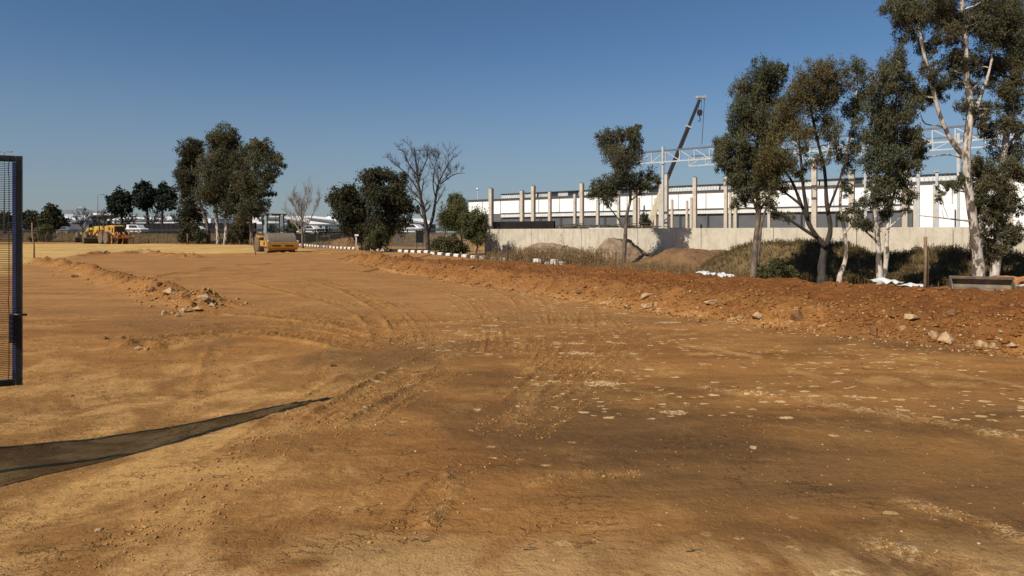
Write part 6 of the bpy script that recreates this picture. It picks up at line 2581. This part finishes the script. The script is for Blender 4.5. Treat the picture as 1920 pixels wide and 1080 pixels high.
ld = thing('wheel_loader', 'orange loader cut off by the right edge, its curved arm touching the bucket', 'loader', (lx0.x + .08, lx0.y, lx0.z), R(-14))
ld.scale = (.62, .62, .62)
# local +x to the right, away from the bucket
for yy in (-.1, 1.0):
    mb = MB()
    mb.prism([(-.12, .02), (-.02, .0), (.14, .22), (.34, .38), (.75, .46), (1.4, .50), (1.4, .68), (.7, .64), (.25, .52), (-.02, .30), (-.16, .10)], yy - .07, yy + .07)
    mb.build('lift_arm', M['orange'], ld, bevel=.02)
for yy in (.25, .65):
    MB().tube([(.0, yy, .22), (1.2, yy, .42)], .05, 8).build('hydraulic_ram', M['steel'], ld, smooth=True)
mb = MB()
mb.prism([(1.3, .25), (4.3, .25), (4.3, 1.15), (3.0, 1.2), (2.8, .9), (1.5, .8)], -.1, 1.0)
mb.build('body', M['orange'], ld, bevel=.05)
for x in (1.9, 3.7):
    for yy in (-.35, 1.25):
        add_wheel(ld, x, yy, .48, .34)
mb = MB()
for x in (1.7, 2.8):
    for yy in (0, .9):
        mb.beam((x, yy, .9), (x, yy, 2.1), .07)
mb.box((2.25, .45, 2.14), (1.4, 1.2, .1))
mb.build('cab_frame', M['cab_black'], ld)
# orange sheet-like covers lying behind the bucket
for i, (px, py, w, lab) in enumerate([(1885, 524, 48, 'faded orange curved panel lying behind the loader bucket')]):
    c = P(px, py, 16.0)
    mb = MB()
    W = w / FPX * 16
    vs = []
    for j in range(6):
        for k in range(12):
            u = k / 11 - .5
            vs.append((u * W * 1.1, j * .16 - .4, .22 * math.cos(u * 3.0) + .03 * math.sin(j * 1.3 + k)))
    fs = [(j * 12 + k, j * 12 + k + 1, (j + 1) * 12 + k + 1, (j + 1) * 12 + k) for j in range(5) for k in range(11)]
    mb.add(vs, fs)
    o = mb.build('curved_panel', M['orange'], smooth=True)
    o.location = (c.x, c.y, c.z - .15)
    o.modifiers.new('solid', 'SOLIDIFY').thickness = .03
    tag(o, lab, 'panel')

# ------------------------------------------------------------------ mesh gate at the left edge
gx, gy = -3.47, 4.83
GA = R(65)
gdir = Vector((math.sin(GA), math.cos(GA), 0))         # from the hinge side to the free end
gt = thing('mesh_gate', 'open black welded mesh gate leaf with blue sheen painted on its edge, at the left of the picture', 'gate', (gx, gy, 0), math.atan2(gdir.y, gdir.x), None)
# local +x = gdir; the free end is x = 0, the leaf reaches to x = -GW
GW = 3.3
zt = P(40, 293, gy).z
zbm = P(40, 721, gy).z
mb = MB()
mb.box((-.012, 0, (zt + zbm) / 2), (.030, .04, zt - zbm))
mb.box((-GW, 0, (zt + zbm) / 2), (.05, .05, zt - zbm))
mb.box((-GW / 2 - .01, 0, zt - .02), (GW - .05, .046, .04))
mb.box((-GW / 2 - .01, 0, zbm + .02), (GW - .05, .046, .04))
mb.build('frame', M['black_metal'], gt)
mb = MB()
mb.box((-.040, -.0, (zt + zbm) / 2), (.022, .036, zt - zbm - .09))
mb.build('edge_sheen', M['sheen_metal'], gt)
# mesh with V folds
folds = [zbm + (zt - zbm) * f for f in (.04, .37, .69, .94)]


def foldy(z):
    return -.03 - max([max(0, .022 - abs(z - f) * .45) for f in folds])


mb = MB()
z = zbm + .01
while z < zt - .005:
    mb.tube([(-GW, -.03, z), (.012, -.03, z)], .0020, 4)
    z += .0127
mb.build('horizontal_wires', M['black_metal'], gt, fix=False)
mb = MB()
x = .010
zz = sorted([zbm, zt] + [f + d for f in folds for d in (-.05, 0, .05) if zbm < f + d < zt])
while x > -GW:
    mb.tube([(x, foldy(z) - .004, z) for z in zz], .0026, 4)
    x -= .0762
mb.build('vertical_wires', M['black_metal'], gt, fix=False)
zl = P(40, 586, gy).z
zl2 = P(40, 640, gy).z
mb = MB()
mb.box((-.05, -.035, (zl + zl2) / 2), (.026, .03, zl - zl2))
for k in range(6):
    mb.box((-.05, -.055, zl - .02 - k * .035), (.028, .016, .018))
lk = mb.build('lock_box', M['black_metal'], gt, bevel=.003)
mb = MB()
mb.tube([(-.05, -.06, zl - .005), (.0, -.075, zl - .008), (.045, -.07, zl - .010)], .008, 8)
mb.build('handle', M['black_metal'], lk, smooth=True)
# hinge post, outside the frame at the left
hp = gdir * (-GW - .12) + Vector((gx, gy, 0))
t = thing('gate_post', 'black steel post carrying the hinges of the mesh gate', 'post', (hp.x, hp.y, th(hp.x, hp.y)))
mb = MB()
mb.box((0, 0, 1.2), (.1, .1, 2.5))
mb.build('post_shaft', M['black_metal'], t)

fx_, fy_ = gx - .9 * math.sin(SUN_AZ), gy - .9 * math.cos(SUN_AZ)  # unseen panel added so its shadow fills in below the gate's shadow
lp = thing('mesh_shadow_panel', 'low black mesh shadow panel added unseen past the left edge for its shadow', 'shadow panel', (fx_, fy_, th(fx_, fy_)), math.atan2(gdir.y, gdir.x))
mb = MB()
mb.box((0, 0, .75), (.02, .02, 1.5))
mb.box((-1.8, 0, .75), (.05, .05, 1.5))
mb.box((-.9, 0, 1.495), (1.75, .012, .012))
mb.build('frame', M['black_metal'], lp)
mb = MB()
for k in range(116):
    mb.tube([(-1.8, 0, .02 + k * .0127), (0, 0, .02 + k * .0127)], .0020, 4)
mb.build('wires', M['black_metal'], lp, fix=False)

# ------------------------------------------------------------------ world and sun
w = bpy.data.worlds.new("World")
sc.world = w
w.use_nodes = True
nt = w.node_tree
bg = nt.nodes['Background']
sky = nt.nodes.new('ShaderNodeTexSky')
sky.sky_type = 'NISHITA'
sky.sun_disc = False
sky.sun_elevation = SUN_EL
# the sun stands opposite to the direction in which shadows fall
sun_vec = Vector((-math.sin(SUN_AZ) * math.cos(SUN_EL), -math.cos(SUN_AZ) * math.cos(SUN_EL), math.sin(SUN_EL)))
sky.sun_rotation = math.atan2(sun_vec.x, sun_vec.y)
sky.altitude = 1600
sky.air_density = 1.0
sky.dust_density = 1.2
sky.ozone_density = 3.0
wc = nt.nodes.new('ShaderNodeTexCoord')
wsx = nt.nodes.new('ShaderNodeSeparateXYZ')
nt.links.new(wc.outputs['Generated'], wsx.inputs[0])
hz = ramp(nt, wsx.outputs[2], -.03, .28, .72, 0)
tint = mixc(nt, 1.0, sky.outputs[0], (.80, 1.00, 1.10), 'MULTIPLY')
nt.links.new(mixc(nt, hz, tint, (3.65, 3.95, 4.2)), bg.inputs[0])
bg.inputs[1].default_value = .074
sd = bpy.data.lights.new("sun", 'SUN')
sd.energy = 5.45
sd.angle = R(.53)
sd.color = (1.0, .90, .745)
so = bpy.data.objects.new("sun", sd)
link(so)
so.rotation_euler = (-sun_vec).to_track_quat('-Z', 'Y').to_euler()
sc.view_settings.view_transform = 'Standard'
sc.view_settings.look = 'None'
sc.view_settings.exposure = 0
sc.view_settings.gamma = 1
